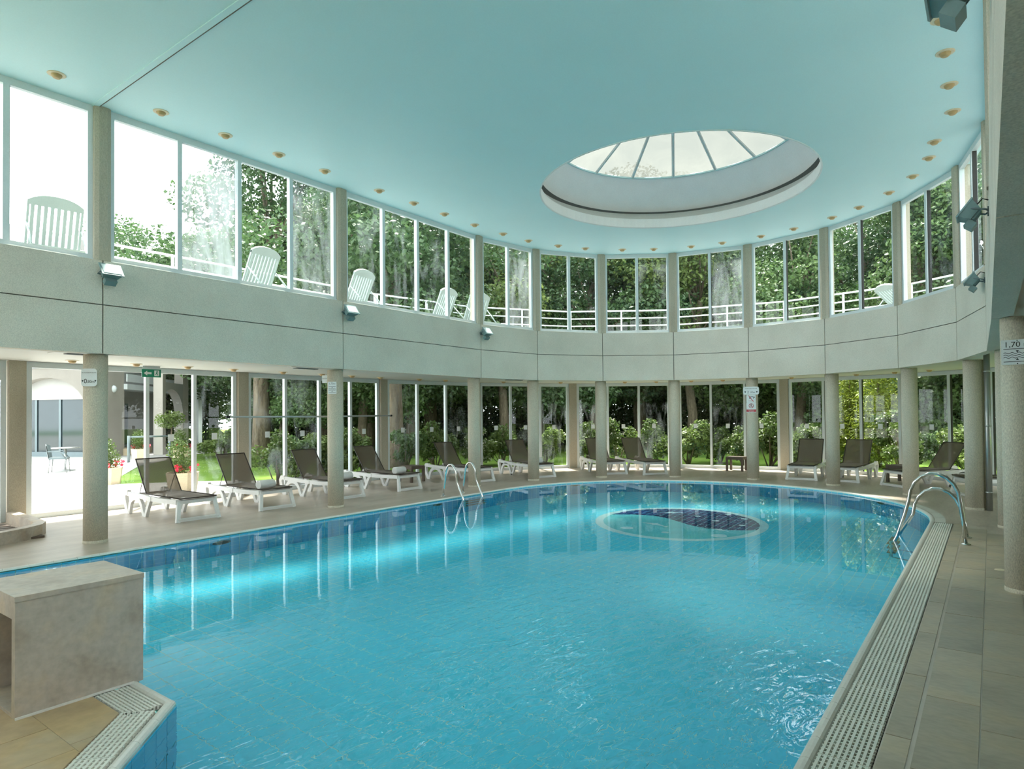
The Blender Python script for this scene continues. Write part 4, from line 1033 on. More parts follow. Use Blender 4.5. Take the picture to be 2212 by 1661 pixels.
# horizontal pole behind a column
p_ = empty('pool_pole', (0, 0, 0), label='long grey metal pole held level behind a column', cat='pole')
bb = MB(); bb.tube([(-5.88, 5.035, 1.655), (-4.1, 5.035, 1.648), (-2.42, 5.035, 1.655)], 0.016, 10); bb.build('tube', 'alu', p_)
bb = MB(); bb.tube([(-5.93, 5.035, 1.656), (-5.87, 5.035, 1.655)], 0.021, 10); bb.build('end_cap', 'black', p_)
bb = MB(); bb.tube([(-2.44, 5.035, 1.655), (-2.40, 5.035, 1.655)], 0.020, 10); bb.build('end_cap', 'black', p_)
bb = MB(); bb.box(-SP-0.03, -SP+0.03, 5.005, 5.06, 1.60, 1.64); bb.build('hook', 'alu', p_)

# ------------------------------------------------------------------ pool ladders
def ladder(ss, side, base, reach, tops, name_label):
    e = empty('pool_ladder', (0, 0, 0), label=name_label, cat='ladder')
    for s, top in zip(ss, tops):
        zk = top-0.34; pts = [(s, side*base, 0.0), (s, side*(base-0.02), zk*0.55), (s, side*(base-0.05), zk)]
        r = (base-0.05-reach-0.15)/2; cy2 = base-0.05-r
        for i in range(1, 9):
            a = PI*i/9; pts.append((s, side*(cy2+r*math.cos(a)), zk+(top-zk)*math.sin(a)))
        pts += [(s, side*(reach+0.145), zk-0.02), (s, side*(reach+0.10), zk*0.62), (s, side*(reach+0.01), 0.03), (s, side*(reach-0.06), -0.12), (s, side*(reach-0.06), -0.5), (s, side*(reach-0.06), -1.05), (s, side*(R_P-0.01), -1.2)]
        bb = MB(); bb.tube(pts, 0.0215, 14); bb.build('handrail', 'steel', e)
        bb = MB(); bb.lathe([(0.055, 0.0), (0.055, 0.008), (0.028, 0.02)], 18, (s, side*base, 0)); bb.build('base_flange', 'steel', e)
    for z in (-0.28, -0.55, -0.82):
        bb = MB(); y = side*(reach-0.06); bb.box(ss[0]-0.02, ss[1]+0.02, min(y-0.05, y+0.05), max(y-0.05, y+0.05), z-0.018, z+0.018); bb.build('step', 'greyframe', e)
    return e
ladder((-1.70, -1.17), -1, 4.46, 3.72, (0.86, 0.62), 'large stainless steel pool ladder by the white gratings')
ladder((-1.72, -1.12), 1, 4.26, 3.74, (0.66, 0.66), 'stainless steel pool ladder on the lounger side of the pool')

# underwater lamps
def ulamp(x, y, z, a, lab):
    e = empty('underwater_lamp', (x, y, z), a, label=lab, cat='pool lamp', group='underwater lamps')
    bb = MB(); bb.lathe([(0.0, 0.02), (0.11, 0.02), (0.135, 0.008), (0.135, 0.0)], 24, cap=False); bb.v = [(zz, xx, yy) for xx, yy, zz in bb.v]; bb.build('ring', 'greyframe', e)
    bb = MB(); bb.lathe([(0.0, 0.028), (0.09, 0.024)], 24, cap=False); bb.v = [(zz, xx, yy) for xx, yy, zz in bb.v]; bb.build('lens', 'darkglass', e)
UL = 'round dark underwater lamp in the pool wall'
for s in (-6.6, -2.2): ulamp(s, R_P-0.006, -0.42, -PI/2, UL)
for a in (59.0, 20.0, -50.0): ulamp(*polar(a, R_P-0.006), -0.42, rad(a)+PI, UL)

# round floor drains in the right walk
for x, y in ((-3.05, -4.79),):
    bb = MB(); bb.lathe([(0.0, 0.004), (0.05, 0.004), (0.055, 0.001)], 18, (x, y, 0.0)); bb.build('floor_drain', 'cream', label='small round brass floor drain in the stone walk', cat='drain')

# ------------------------------------------------------------------ mosaic on the pool floor
MOS = empty('pool_mosaic', (0.05, -0.05, -1.9), label='round mosaic of dark waves and pale dolphins on the pool floor', cat='mosaic')
ZM = 0.009
bb = MB(); n = 64
bb.add([(1.55*math.cos(2*PI*i/n), 1.55*math.sin(2*PI*i/n), ZM) for i in range(n)]+[(1.40*math.cos(2*PI*i/n), 1.40*math.sin(2*PI*i/n), ZM) for i in range(n)], [(i, (i+1) % n, n+(i+1) % n, n+i) for i in range(n)]); bb.build('ring', 'aqua', MOS)
bb = MB(); bb.add([(1.40*math.cos(2*PI*i/n), 1.40*math.sin(2*PI*i/n), ZM-0.001) for i in range(n)], [tuple(range(n))]); bb.build('disc', 'aqua2', MOS)
sb = lambda t: 0.30*math.sin(PI*t/1.40)
yin = [(1.40*math.cos(rad(a)), 1.40*math.sin(rad(a))) for a in range(-90, 91, 5)]+[(sb(1.40-2.8*i/28), 1.40-2.8*i/28) for i in range(1, 28)]
def clip(poly, x0, x1, y0, y1):
    for ax, lim, sg in ((0, x0, 1), (0, x1, -1), (1, y0, 1), (1, y1, -1)):
        out = []
        for i in range(len(poly)):
            p, q = poly[i-1], poly[i]; dp, dq = sg*(p[ax]-lim), sg*(q[ax]-lim)
            if (dp >= 0) != (dq >= 0):
                t = dp/(dp-dq); out.append((p[0]+(q[0]-p[0])*t, p[1]+(q[1]-p[1])*t))
            if dq >= 0: out.append(q)
        poly = out
        if len(poly) < 3: return []
    return poly
for i in range(-7, 8):
    for j in range(-12, 12):
        pc = clip(yin, i*TS+0.005, (i+1)*TS-0.005, j*TT+0.005, (j+1)*TT-0.005)
        if len(pc) < 3: continue
        ar = sum(pc[a-1][0]*pc[a][1]-pc[a][0]*pc[a-1][1] for a in range(len(pc)))/2
        if abs(ar) < 0.0008: continue
        bb = MB(); bb.sheet([pc], ZM+0.003); bb.build('mosaic_tile', 'navy', MOS)
for x, y, r in ((0.72, -0.08, 0.06), (0.45, -0.53, 0.07), (1.22, -0.51, 0.06), (0.9, -0.92, 0.07), (0.28, -1.07, 0.06), (-1.0, 0.57, 0.11), (-0.98, -0.14, 0.07), (-0.75, -1.0, 0.13)):
    bb = MB(); bb.lathe([(r, ZM+0.002), (r*0.9, ZM+0.005), (0.0, ZM+0.005)], 20, (x, y, 0), cap=False); bb.build('bubble', 'aqua', MOS)
dol = [(-0.30, 0.0), (-0.22, 0.03), (-0.05, 0.09), (0.02, 0.16), (0.05, 0.09), (0.16, 0.05), (0.28, -0.02), (0.38, 0.02), (0.36, -0.05), (0.40, -0.12), (0.28, -0.07), (0.1, -0.05), (0.04, -0.12), (0.0, -0.05), (-0.2, -0.03)]
for cx_, cy_, a, sc in ((-0.44, 0.32, -98, 0.85), (0.80, 0.50, -50, 0.62), (-0.30, -0.85, -95, 0.5)):
    c_, s_ = math.cos(rad(a)), math.sin(rad(a)); bb = MB(); bb.sheet([[(cx_+sc*(x*c_-y*s_), cy_+sc*(x*s_+y*c_)) for x, y in dol]], ZM+0.006); bb.build('dolphin', 'aqua', MOS)

# ------------------------------------------------------------------ stone block at the near pool corner, foot bath
BLK = empty('stone_block', (-9.545, -0.425, 0), label='stone clad hollow block standing at the near pool corner', cat='block')
bb = MB(); L_, Wd, H_ = 0.665, 0.60, 0.672
bb.box(-L_, 0, 0, 0.055, 0, H_-0.03); bb.build('side_panel', 'stone', BLK)
bb = MB(); bb.box(-L_, 0, Wd-0.055, Wd, 0, H_-0.03); bb.build('side_panel', 'stone', BLK)
bb = MB(); bb.box(-0.055, 0, 0.055, Wd-0.055, -0.03, H_-0.03); bb.build('front_panel', 'stone', BLK)
bb = MB(); bb.box(-L_, -0.055, 0.055, Wd-0.055, H_-0.13, H_-0.03); bb.build('lintel', 'stone', BLK)
bb = MB(); bb.box(-L_-0.004, 0.004, -0.004, Wd+0.004, H_-0.03, H_); bb.build('top_slab', 'stone', BLK)
bb = MB(); bb.box(-L_, -0.055, 0.055, Wd-0.055, 0.0, 0.02); bb.build('bottom', 'stone', BLK)
bb = MB(); bb.box(-L_, -0.055, -0.010, 0.0, 0.0, 0.012); bb.build('mortar_seam', 'coping', BLK)
bb = MB(); bb.tube([(-0.5, 0.30, 0.03), (-0.5, 0.28, 0.22), (-0.42, 0.26, 0.33), (-0.30, 0.25, 0.36), (-0.08, 0.25, 0.36)], 0.03, 10); bb.build('inner_pipe', 'alu', BLK)
FB = empty('foot_bath', (0, 0, 0), label='low curved stone kerb of the foot bath in front of the white door', cat='foot bath')
fbp = [(-9.9, 5.42), (-9.2, 5.50), (-8.68, 5.63), (-8.36, 5.78), (-8.10, 6.00), (-7.98, 6.25), (-7.92, 6.9), (-7.88, 7.85)]
for i in range(len(fbp)-1):
    P, Q = fbp[i], fbp[i+1]; l = math.hypot(Q[0]-P[0], Q[1]-P[1]); u = ((Q[0]-P[0])/l, (Q[1]-P[1])/l)
    nn = (-u[1], u[0])
    def off(k, d2):
        a = fbp[max(k-1, 0)]; c = fbp[min(k+1, len(fbp)-1)]; q_ = Vector((-(c[1]-a[1]), c[0]-a[0])).normalized(); return (fbp[k][0]+q_.x*d2, fbp[k][1]+q_.y*d2)
    mb = MB(); mb.prism([P, Q, off(i+1, 0.14), off(i, 0.14)], 0, 0.17); mb.build('kerb_stone', 'stone', FB)
bb = MB()
for i in range(9): bb.box(-9.8, -8.12, 5.85+0.2*i, 6.0+0.2*i, 0.0, 0.03)
bb.build('duckboard', 'brownplastic', FB)

# ------------------------------------------------------------------ white slatted loungers on the terrace (back at the +x end)
def terrace_lounger(tilt=66):
    e = empty('terrace_lounger', (0, 0, 0), cat='lounger')
    th = rad(tilt); B0 = Vector((1.15, 0, 0.34)); dx, dz = math.cos(th), math.sin(th); L_ = 0.86; hw = 0.33
    def pt(f, y): return (B0.x+dx*f, y, B0.z+dz*f)
    nx, nz = -dz*0.016, dx*0.016
    def slat(y0, y1, f0, f1, mb):
        vs_ = []
        for s in (-1, 1):
            for f, y in ((f0, y0), (f0, y1), (f1, y1), (f1, y0)):
                p = pt(f, y); vs_.append((p[0]+s*nx, p[1], p[2]+s*nz))
        mb.add(vs_, [(0,3,2,1),(4,5,6,7),(0,1,5,4),(1,2,6,5),(2,3,7,6),(3,0,4,7)])
    for i in range(8):
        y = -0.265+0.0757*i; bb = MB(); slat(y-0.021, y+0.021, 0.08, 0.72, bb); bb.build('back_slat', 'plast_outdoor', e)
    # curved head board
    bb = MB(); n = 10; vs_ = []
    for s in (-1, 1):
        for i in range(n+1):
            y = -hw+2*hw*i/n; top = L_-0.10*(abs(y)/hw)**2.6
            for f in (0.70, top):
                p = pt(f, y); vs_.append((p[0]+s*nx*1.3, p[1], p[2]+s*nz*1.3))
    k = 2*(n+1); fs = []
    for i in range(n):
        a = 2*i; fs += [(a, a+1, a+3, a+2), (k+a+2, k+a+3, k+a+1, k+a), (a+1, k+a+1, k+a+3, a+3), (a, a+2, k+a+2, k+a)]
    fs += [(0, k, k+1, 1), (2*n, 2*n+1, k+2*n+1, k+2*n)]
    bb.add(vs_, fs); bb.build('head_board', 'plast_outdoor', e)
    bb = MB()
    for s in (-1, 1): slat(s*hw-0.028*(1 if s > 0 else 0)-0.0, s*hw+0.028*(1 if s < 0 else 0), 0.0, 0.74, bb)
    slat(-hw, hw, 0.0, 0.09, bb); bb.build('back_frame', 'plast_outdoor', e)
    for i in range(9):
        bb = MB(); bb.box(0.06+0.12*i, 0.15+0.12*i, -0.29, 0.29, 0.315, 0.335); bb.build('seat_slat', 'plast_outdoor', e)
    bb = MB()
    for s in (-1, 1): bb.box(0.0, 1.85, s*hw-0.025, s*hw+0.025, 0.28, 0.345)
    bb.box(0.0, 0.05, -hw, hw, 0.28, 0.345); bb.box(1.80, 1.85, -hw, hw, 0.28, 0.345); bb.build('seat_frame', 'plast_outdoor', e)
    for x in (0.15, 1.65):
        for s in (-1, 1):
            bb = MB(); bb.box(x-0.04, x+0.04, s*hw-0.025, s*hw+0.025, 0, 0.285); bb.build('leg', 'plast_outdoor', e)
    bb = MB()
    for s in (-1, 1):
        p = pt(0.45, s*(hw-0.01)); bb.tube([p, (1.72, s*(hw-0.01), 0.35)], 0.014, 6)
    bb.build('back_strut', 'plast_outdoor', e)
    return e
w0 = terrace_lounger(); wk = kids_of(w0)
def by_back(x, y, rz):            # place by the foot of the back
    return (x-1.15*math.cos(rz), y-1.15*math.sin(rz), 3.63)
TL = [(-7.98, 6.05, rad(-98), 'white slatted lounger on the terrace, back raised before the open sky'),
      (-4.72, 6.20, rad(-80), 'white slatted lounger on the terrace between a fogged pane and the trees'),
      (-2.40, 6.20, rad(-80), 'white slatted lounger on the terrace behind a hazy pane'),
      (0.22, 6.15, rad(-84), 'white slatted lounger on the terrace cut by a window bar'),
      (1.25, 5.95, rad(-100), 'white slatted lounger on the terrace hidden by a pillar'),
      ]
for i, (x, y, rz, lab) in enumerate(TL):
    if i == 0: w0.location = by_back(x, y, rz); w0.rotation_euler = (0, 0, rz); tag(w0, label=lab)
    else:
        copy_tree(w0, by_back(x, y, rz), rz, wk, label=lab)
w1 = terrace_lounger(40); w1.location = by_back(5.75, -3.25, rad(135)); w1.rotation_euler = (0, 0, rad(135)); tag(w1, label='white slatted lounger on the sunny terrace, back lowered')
tb = empty('terrace_table', (-1.0, 6.6, 3.63), label='low white plastic table on the terrace', cat='table')
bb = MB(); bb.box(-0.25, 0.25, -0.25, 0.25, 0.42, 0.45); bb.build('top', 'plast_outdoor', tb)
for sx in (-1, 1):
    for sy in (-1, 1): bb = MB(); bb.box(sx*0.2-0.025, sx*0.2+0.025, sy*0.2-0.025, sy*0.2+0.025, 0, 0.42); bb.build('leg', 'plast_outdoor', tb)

# ------------------------------------------------------------------ ground
GZ = -0.03
foot = [(S_END-0.2, 8.3), (0, 8.3)]+[polar(90-180*i/24, 8.3) for i in range(1, 25)]+[(S_END-0.2, -8.3)]
b = MB(); b.sheet([[(90*math.cos(2*PI*i/48), 90*math.sin(2*PI*i/48)) for i in range(48)], foot], GZ-0.01)
b.build('ground_lawn', 'grass', label='green lawn of the garden around the pool hall', kind='structure')
pav = [(-40, 8.36), (-1.0, 8.36), (-1.5, 10.5), (-2.81, 12.15), (-4.27, 13.17), (-3.53, 15.0), (-1.19, 19.2), (1.27, 22.0), (3.46, 24.45), (8, 27.5), (14, 34), (14, 60), (-40, 60)]
b = MB(); b.sheet([pav], GZ); b.build('ground_paving', 'paving', label='pale paved courtyard outside the left glazing', kind='structure')
b = MB(); b.sheet([[(8, 27.5), (14, 34), (40, 8), (32, 2)]], GZ+0.002); b.build('ground_path', 'gravel', label='pale gravel path behind the garden trees', kind='structure')

# ------------------------------------------------------------------ neighbouring building across the courtyard
HB = empty('hotel_building', (0, 0, 0), label='cream rendered building with arched glazing across the courtyard', cat='building')
A0 = (0.28, 25.56)
ua = (-0.407, 0.913)               # main front, going away to the left
ub = (0.716, 0.698)                # side front
bb = MB()
# main front with an arched opening: piers, spandrel built as an arch strip; b axis = right-hand normal of ua (= away from us is left)
def fr(a, b_, z): n = (ua[1], -ua[0]); return (A0[0]+ua[0]*a+n[0]*b_, A0[1]+ua[1]*a+n[1]*b_, z)
op0, op1, zs_, ztop = 1.15, 5.35, 2.05, 3.45
n = 20
arc = [((op0+op1)/2+(op1-op0)/2*math.cos(PI*i/n), zs_+(ztop-zs_)*math.sin(PI*i/n)) for i in range(n+1)]
for i in range(n):
    (x0, z0), (x1, z1) = arc[i], arc[i+1]
    bb.add([fr(x0, 0, z0), fr(x1, 0, z1), fr(x1, 0, 7.6), fr(x0, 0, 7.6), fr(x0, 0.4, z0), fr(x1, 0.4, z1)], [(0,1,2,3), (3,2,1,0), (0,4,5,1)])
bb.add([fr(0, 0, -0.1), fr(op0, 0, -0.1), fr(op0, 0, 7.6), fr(0, 0, 7.6), fr(op0, 0.4, -0.1), fr(op0, 0.4, zs_), fr(op0, 0, zs_)], [(0,1,2,3), (1,4,5,6)])
bb.add([fr(op1, 0, -0.1), fr(9, 0, -0.1), fr(9, 0, 7.6), fr(op1, 0, 7.6), fr(op1, 0.4, -0.1), fr(op1, 0.4, zs_), fr(op1, 0, zs_)], [(0,1,2,3), (1,4,5,6)])
bb.build('front_wall', 'render', HB)
bb = MB(); bb.add([fr(0.2, 0.42, -0.1), fr(9, 0.42, -0.1), fr(9, 0.42, 7.5), fr(0.2, 0.42, 7.5)], [(0,1,2,3)]); bb.build('arch_glazing', 'darkglass', HB)
for a in (1.6, 2.9, 4.2, 5.1):
    bb = MB(); bb.add([fr(a-0.06, 0.38, 0), fr(a+0.06, 0.38, 0), fr(a+0.06, 0.38, 2.55), fr(a-0.06, 0.38, 2.55)], [(0,1,2,3)]); bb.build('window_bar', 'greyframe', HB)
bb = MB(); bb.add([fr(op0, 0.36, 2.5), fr(op1, 0.36, 2.5), fr(op1, 0.36, 2.72), fr(op0, 0.36, 2.72)], [(0,1,2,3)]); bb.build('awning_box', 'render', HB)
bb = MB(); bb.add([fr(op0, 0.37, 2.72), fr(op1, 0.37, 2.72), fr(op1, 0.37, 3.5), fr(op0, 0.37, 3.5)], [(0,1,2,3)]); bb.build('fanlight_panel', 'rendergrey', HB)
bb = MB(); bb.add([fr(op0, 0.36, -0.05), fr(op1, 0.36, -0.05), fr(op1, 0.36, 0.18), fr(op0, 0.36, 0.18)], [(0,1,2,3)]); bb.build('plinth', 'greyframe', HB)
bb = MB()
for z0, z1, a0_, a1_ in ((3.88, 3.98, 2.1, 4.5), (3.98, 4.9, 2.1, 2.25), (3.98, 4.9, 4.35, 4.5)): bb.add([fr(a0_, -0.05, z0), fr(a1_, -0.05, z0), fr(a1_, -0.05, z1), fr(a0_, -0.05, z1), fr(a0_, 0.02, z0), fr(a1_, 0.02, z0), fr(a1_, 0.02, z1), fr(a0_, 0.02, z1)], [(0,1,2,3), (0,4,5,1), (3,2,6,7), (1,5,6,2), (0,3,7,4)])
bb.build('window_frame', 'greyframe', HB)
for i in range(5):
    bb = MB(); z = 3.98; a = 2.3+0.42*i; bb.add([fr(a, -0.02, z), fr(a+0.18, -0.02, z), fr(a+0.55, -0.02, z+0.85), fr(a+0.37, -0.02, z+0.85)], [(0,1,2,3)]); bb.build('shutter_slat', 'white', HB)
def fb(a, b_, z): n = (ub[1], -ub[0]); return (A0[0]+ub[0]*a+n[0]*b_, A0[1]+ub[1]*a+n[1]*b_, z)
def fbox(a0_, a1_, b0, b1, z0, z1, name, mat):
    mb = MB(); mb.add([fb(a0_,b0,z0), fb(a1_,b0,z0), fb(a1_,b1,z0), fb(a0_,b1,z0), fb(a0_,b0,z1), fb(a1_,b0,z1), fb(a1_,b1,z1), fb(a0_,b1,z1)], [(0,3,2,1),(4,5,6,7),(0,1,5,4),(1,2,6,5),(2,3,7,6),(3,0,4,7)]); return mb.build(name, mat, HB)
fbox(0, 1.55, -0.3, 0, -0.1, 7.6, 'side_wall', 'render'); fbox(1.55, 9, -1.1, -0.8, -0.1, 7.6, 'recess_wall', 'rendergrey')
fbox(1.7, 3.6, -0.80, -0.72, 0.30, 2.35, 'entrance_frame', 'greyframe'); fbox(1.82, 2.55, -0.75, -0.69, 0.40, 2.25, 'entrance_pane', 'darkglass'); fbox(2.68, 3.48, -0.75, -0.69, 0.40, 2.25, 'entrance_pane', 'darkglass')
fbox(1.45, 3.9, -0.8, 0.25, -0.1, 0.28, 'entrance_step', 'planter'); fbox(1.5, 9, -0.8, 0.15, 2.95, 3.2, 'balcony_slab', 'white'); fbox(1.5, 9, 0.10, 0.15, 3.3, 3.65, 'balcony_front', 'white')
mb = MB(); mb.lathe([(0.0, 0.12), (0.10, 0.10), (0.15, 0.04), (0.16, 0.0)], 20, cap=False); q_ = fb(0.55, 0.0, 2.93); nb = Vector((ub[1], -ub[0], 0)); tq = nb.to_track_quat('Z', 'Y').to_matrix()
mb.v = [tuple(tq @ Vector(v)+Vector(q_)) for v in mb.v]; mb.build('wall_lamp', 'white', HB)
# roof
bb = MB(); P0, P1, P2, P3 = fr(-0.4, -0.5, 7.5), fr(11, -0.5, 7.5), fr(11, 7, 10.2), fr(-0.4, 7, 10.2); bb.add([P0, P1, P2, P3], [(0,1,2,3)]); rf = bb.build('roof', 'rooftile', HB)
bb = MB(); P0, P1, P2, P3 = fb(0, 0.5, 7.5), fb(9, 0.5, 7.5), fb(9, -6, 10.0), fb(0, -6, 10.0); bb.add([P0, P1, P2, P3], [(0,1,2,3)]); bb.build('roof', 'rooftile', HB)
fbox(5.2, 6.1, -4.6, -3.9, 7.0, 11.2, 'chimney', 'rendergrey')
# free standing buttress wall with quarter arch
BW = empty('buttress_wall', (2.45, 25.75, 0), math.atan2(0.71, 0.71), label='cream buttress wall with a round arch beside the entrance', cat='wall')
mb = MB(); mb.box(0, 0.35, -0.2, 0.2, -0.05, 7.4); mb.build('pier', 'render', BW)
mb = MB(); mb.box(2.55, 3.3, -0.2, 0.2, -0.05, 7.4); mb.build('pier', 'render', BW)
mb = MB(); n = 14
for i in range(n):
    x0, x1 = 0.35+2.2*i/n, 0.35+2.2*(i+1)/n; zz = lambda x: 1.75+1.25*math.sqrt(max(0, 1-((x-1.1)/1.47)**2))
    for y in (-0.2, 0.2): mb.add([(x0, y, zz(x0)), (x1, y, zz(x1)), (x1, y, 3.3), (x0, y, 3.3)], [(0,1,2,3)])
    mb.add([(x0, -0.2, zz(x0)), (x1, -0.2, zz(x1)), (x1, 0.2, zz(x1)), (x0, 0.2, zz(x0))], [(0,1,2,3)])
mb.build('arch', 'rendergrey', BW)
# outside stair beyond
ST = empty('garden_stair', (6.6, 29.6, 0), rad(-36), label='white railed outside stair beyond the buttress wall', cat='stair')
for i in range(9):
    mb = MB(); mb.box(-0.2+0.28*i, 0.1+0.28*i, -0.6, 0.6, 3.3-0.19*i, 3.36-0.19*i); mb.build('step', 'white', ST)
for z in (0.35, 0.6, 0.85):
    mb = MB(); mb.tube([(-0.2, -0.62, 3.4+z), (2.3, -0.62, 1.8+z)], 0.022, 6); mb.build('rail', 'white', ST)
for i in range(4):
    mb = MB(); mb.tube([(0.7*i, -0.62, 3.25-0.46*i), (0.7*i, -0.62, 4.2-0.46*i)], 0.02, 6); mb.build('post', 'white', ST)
mb = MB(); mb.box(2.3, 2.42, -0.6, 0.6, 0.0, 1.8); mb.build('support', 'white', ST)
mb = MB(); mb.box(-0.3, -0.18, -0.6, 0.6, 0.0, 3.3); mb.build('support', 'white', ST)

# barrier by the path
BR = empty('path_rail', (0, 0, 0), label='dark blue grey post and rail barrier in the courtyard', cat='barrier')
for x, y in ((-0.53, 21.56), (0.82, 21.21)): mb = MB(); mb.tube([(x, y, GZ), (x, y, 0.98)], 0.055, 8); mb.build('post', 'greyframe', BR)
mb = MB(); mb.tube([(-0.53, 21.56, 0.93), (0.82, 21.21, 0.93)], 0.035, 8); mb.build('rail', 'greyframe', BR)

# courtyard chair and table
CH = empty('bistro_chair', (-3.72, 18.75, GZ), rad(-118), label='grey woven courtyard chair with metal legs', cat='chair')
mb = MB(); mb.box(-0.24, 0.24, -0.24, 0.24, 0.42, 0.47); mb.build('seat', 'greyframe', CH)
mb = MB(); pts = [(-0.25+0.5*i/8, -0.24-0.05*math.sin(PI*i/8)) for i in range(9)]
for i in range(8):
    (x0, y0), (x1, y1) = pts[i], pts[i+1]; h0 = 0.84+0.05*math.sin(PI*i/8); h1 = 0.84+0.05*math.sin(PI*(i+1)/8)
    mb.add([(x0, y0, 0.45), (x1, y1, 0.45), (x1, y1-0.06, h1), (x0, y0-0.06, h0), (x0, y0+0.02, 0.45), (x1, y1+0.02, 0.45), (x1, y1-0.04, h1), (x0, y0-0.04, h0)], [(0,1,2,3), (7,6,5,4), (3,2,6,7)])
mb.build('backrest', 'greyframe', CH)
for sx in (-1, 1):
    for sy in (-1, 1): mb = MB(); mb.tube([(sx*0.22, sy*0.21, 0.43), (sx*0.25, sy*0.24, 0.0)], 0.014, 8); mb.build('leg', 'alu', CH)
for s in (-1, 1): mb = MB(); mb.tube([(s*0.25, -0.26, 0.66), (s*0.27, 0.05, 0.66), (s*0.25, 0.2, 0.46)], 0.016, 8); mb.build('armrest', 'greyframe', CH)
TBL = empty('bistro_table', (-3.35, 19.35, GZ), label='round grey courtyard table on a single foot', cat='table')
mb = MB(); mb.lathe([(0.0, 0.72), (0.40, 0.72), (0.40, 0.75), (0.0, 0.75)], 24); mb.build('top', 'alu', TBL)
mb = MB(); mb.tube([(0, 0, 0.03), (0, 0, 0.72)], 0.035, 10); mb.build('stem', 'alu', TBL)
mb = MB(); mb.lathe([(0.28, 0.0), (0.26, 0.025), (0.04, 0.05)], 20); mb.build('foot', 'alu', TBL)

# ------------------------------------------------------------------ plants
nprng = np.random.default_rng(7)
def leaves_mesh(name, centers, radii, n, size, mat, flat=0.0, rng=nprng, shell=0.55, aspect=0.55):
    """n separate four sided leaves scattered through a set of blobs"""
    centers = np.array(centers, float); radii = np.array(radii, float)
    if radii.ndim == 1: radii = np.stack([radii]*3, 1)
    vol = (radii.prod(1))**0.75; idx = rng.choice(len(centers), n, p=vol/vol.sum())
    d_ = rng.normal(size=(n, 3)); d_ /= np.linalg.norm(d_, axis=1)[:, None]
    r = shell+(1-shell)*rng.random(n); r = np.where(rng.random(n) < 0.25, rng.random(n)**0.5, r)
    c = centers[idx]+d_*radii[idx]*r[:, None]
    nrm = rng.normal(size=(n, 3))+d_*0.8+np.array([0, 0, 0.7]); nrm /= np.linalg.norm(nrm, axis=1)[:, None]
    a = np.cross(nrm, rng.normal(size=(n, 3))); a /= np.linalg.norm(a, axis=1)[:, None]
    b_ = np.cross(nrm, a); sz = size*(0.6+0.8*rng.random(n))[:, None]
    v = np.stack([c-a*sz*0.5, c+b_*sz*aspect*0.5+nrm*sz*0.06, c+a*sz*0.5, c-b_*sz*aspect*0.5+nrm*sz*0.06], 1).reshape(-1, 3)
    me = bpy.data.meshes.new(name); me.vertices.add(4*n); me.vertices.foreach_set('co', v.astype(np.float32).ravel())
    me.loops.add(4*n); me.loops.foreach_set('vertex_index', np.arange(4*n, dtype=np.int32))
    me.polygons.add(n); me.polygons.foreach_set('loop_start', np.arange(0, 4*n, 4, dtype=np.int32)); me.polygons.foreach_set('loop_total', np.full(n, 4, dtype=np.int32))
    me.update(calc_edges=True); me.materials.append(M[mat]); return me
def tree_parts(seed, h, crown_r, crown_z0, n, size, mat, trunk_r=0.2, nblob=26):
    rg = np.random.default_rng(seed); rd = random.Random(seed)
    mb = MB(); bend = [(0, 0, -0.1)]
    for i in range(1, 6): bend.append((rd.uniform(-0.12, 0.12)*i, rd.uniform(-0.12, 0.12)*i, h*0.72*i/5))
    mb.tube(bend, [trunk_r*1.25]+[trunk_r*(1-0.15*i) for i in range(5)], 9)
    cs, rs = [], []
    for i in range(nblob):
        a = rd.uniform(0, 2*PI); f = rd.random(); z = crown_z0+(h-crown_z0)*f
        rr_ = crown_r*math.sqrt(max(0.08, 1-(2*f-0.85)**2*0.8))*math.sqrt(rd.random())*0.9
        c = (rr_*math.cos(a), rr_*math.sin(a), z); cs.append(c); k = rd.uniform(0.22, 0.40)*crown_r; rs.append((k*1.2, k*1.2, k*0.75))
        base = bend[min(5, 2+int(3*f))]
        mb.tube([base, ((base[0]+c[0])/2, (base[1]+c[1])/2, (base[2]+c[2])/2+0.25), c], [trunk_r*0.30, trunk_r*0.18, 0.02], 5)
    return mb.mesh('trunk', 'bark'), leaves_mesh('foliage', cs, rs, n, size, mat, rng=rg)
TREES = [tree_parts(11, 13.0, 4.6, 2.6, 40000, 0.19, 'leaf_dark', 0.30, 34), tree_parts(12, 11.0, 4.2, 2.2, 38000, 0.18, 'leaf_mid', 0.24, 32),
         tree_parts(13, 12.0, 4.4, 3.0, 30000, 0.18, 'leaf_light', 0.22, 26), tree_parts(14, 9.0, 3.4, 1.6, 26000, 0.16, 'leaf_mid', 0.18, 28),
         tree_parts(15, 14.0, 4.8, 3.4, 38000, 0.19, 'leaf_dark', 0.34, 30)]
TLAB = ['tall dark leafed tree in the garden behind the glazing', 'broad green tree in the garden behind the glazing', 'airy light green tree in the garden behind the glazing', 'small round green tree in the garden behind the glazing', 'very tall dark tree in the garden behind the glazing']
def tree(i, x, y, rz, sc=1.0):
    e = empty('garden_tree', (x, y, GZ), rz, label=TLAB[i], cat='tree', group=['tall dark garden trees', 'broad green garden trees', 'airy light garden trees', 'small round garden trees', 'very tall garden trees'][i]); e.scale = (sc, sc, sc)
    link('trunk', TREES[i][0], e); o = link('foliage', TREES[i][1], e, kind='stuff')
trd = random.Random(3)
tree_spots = []
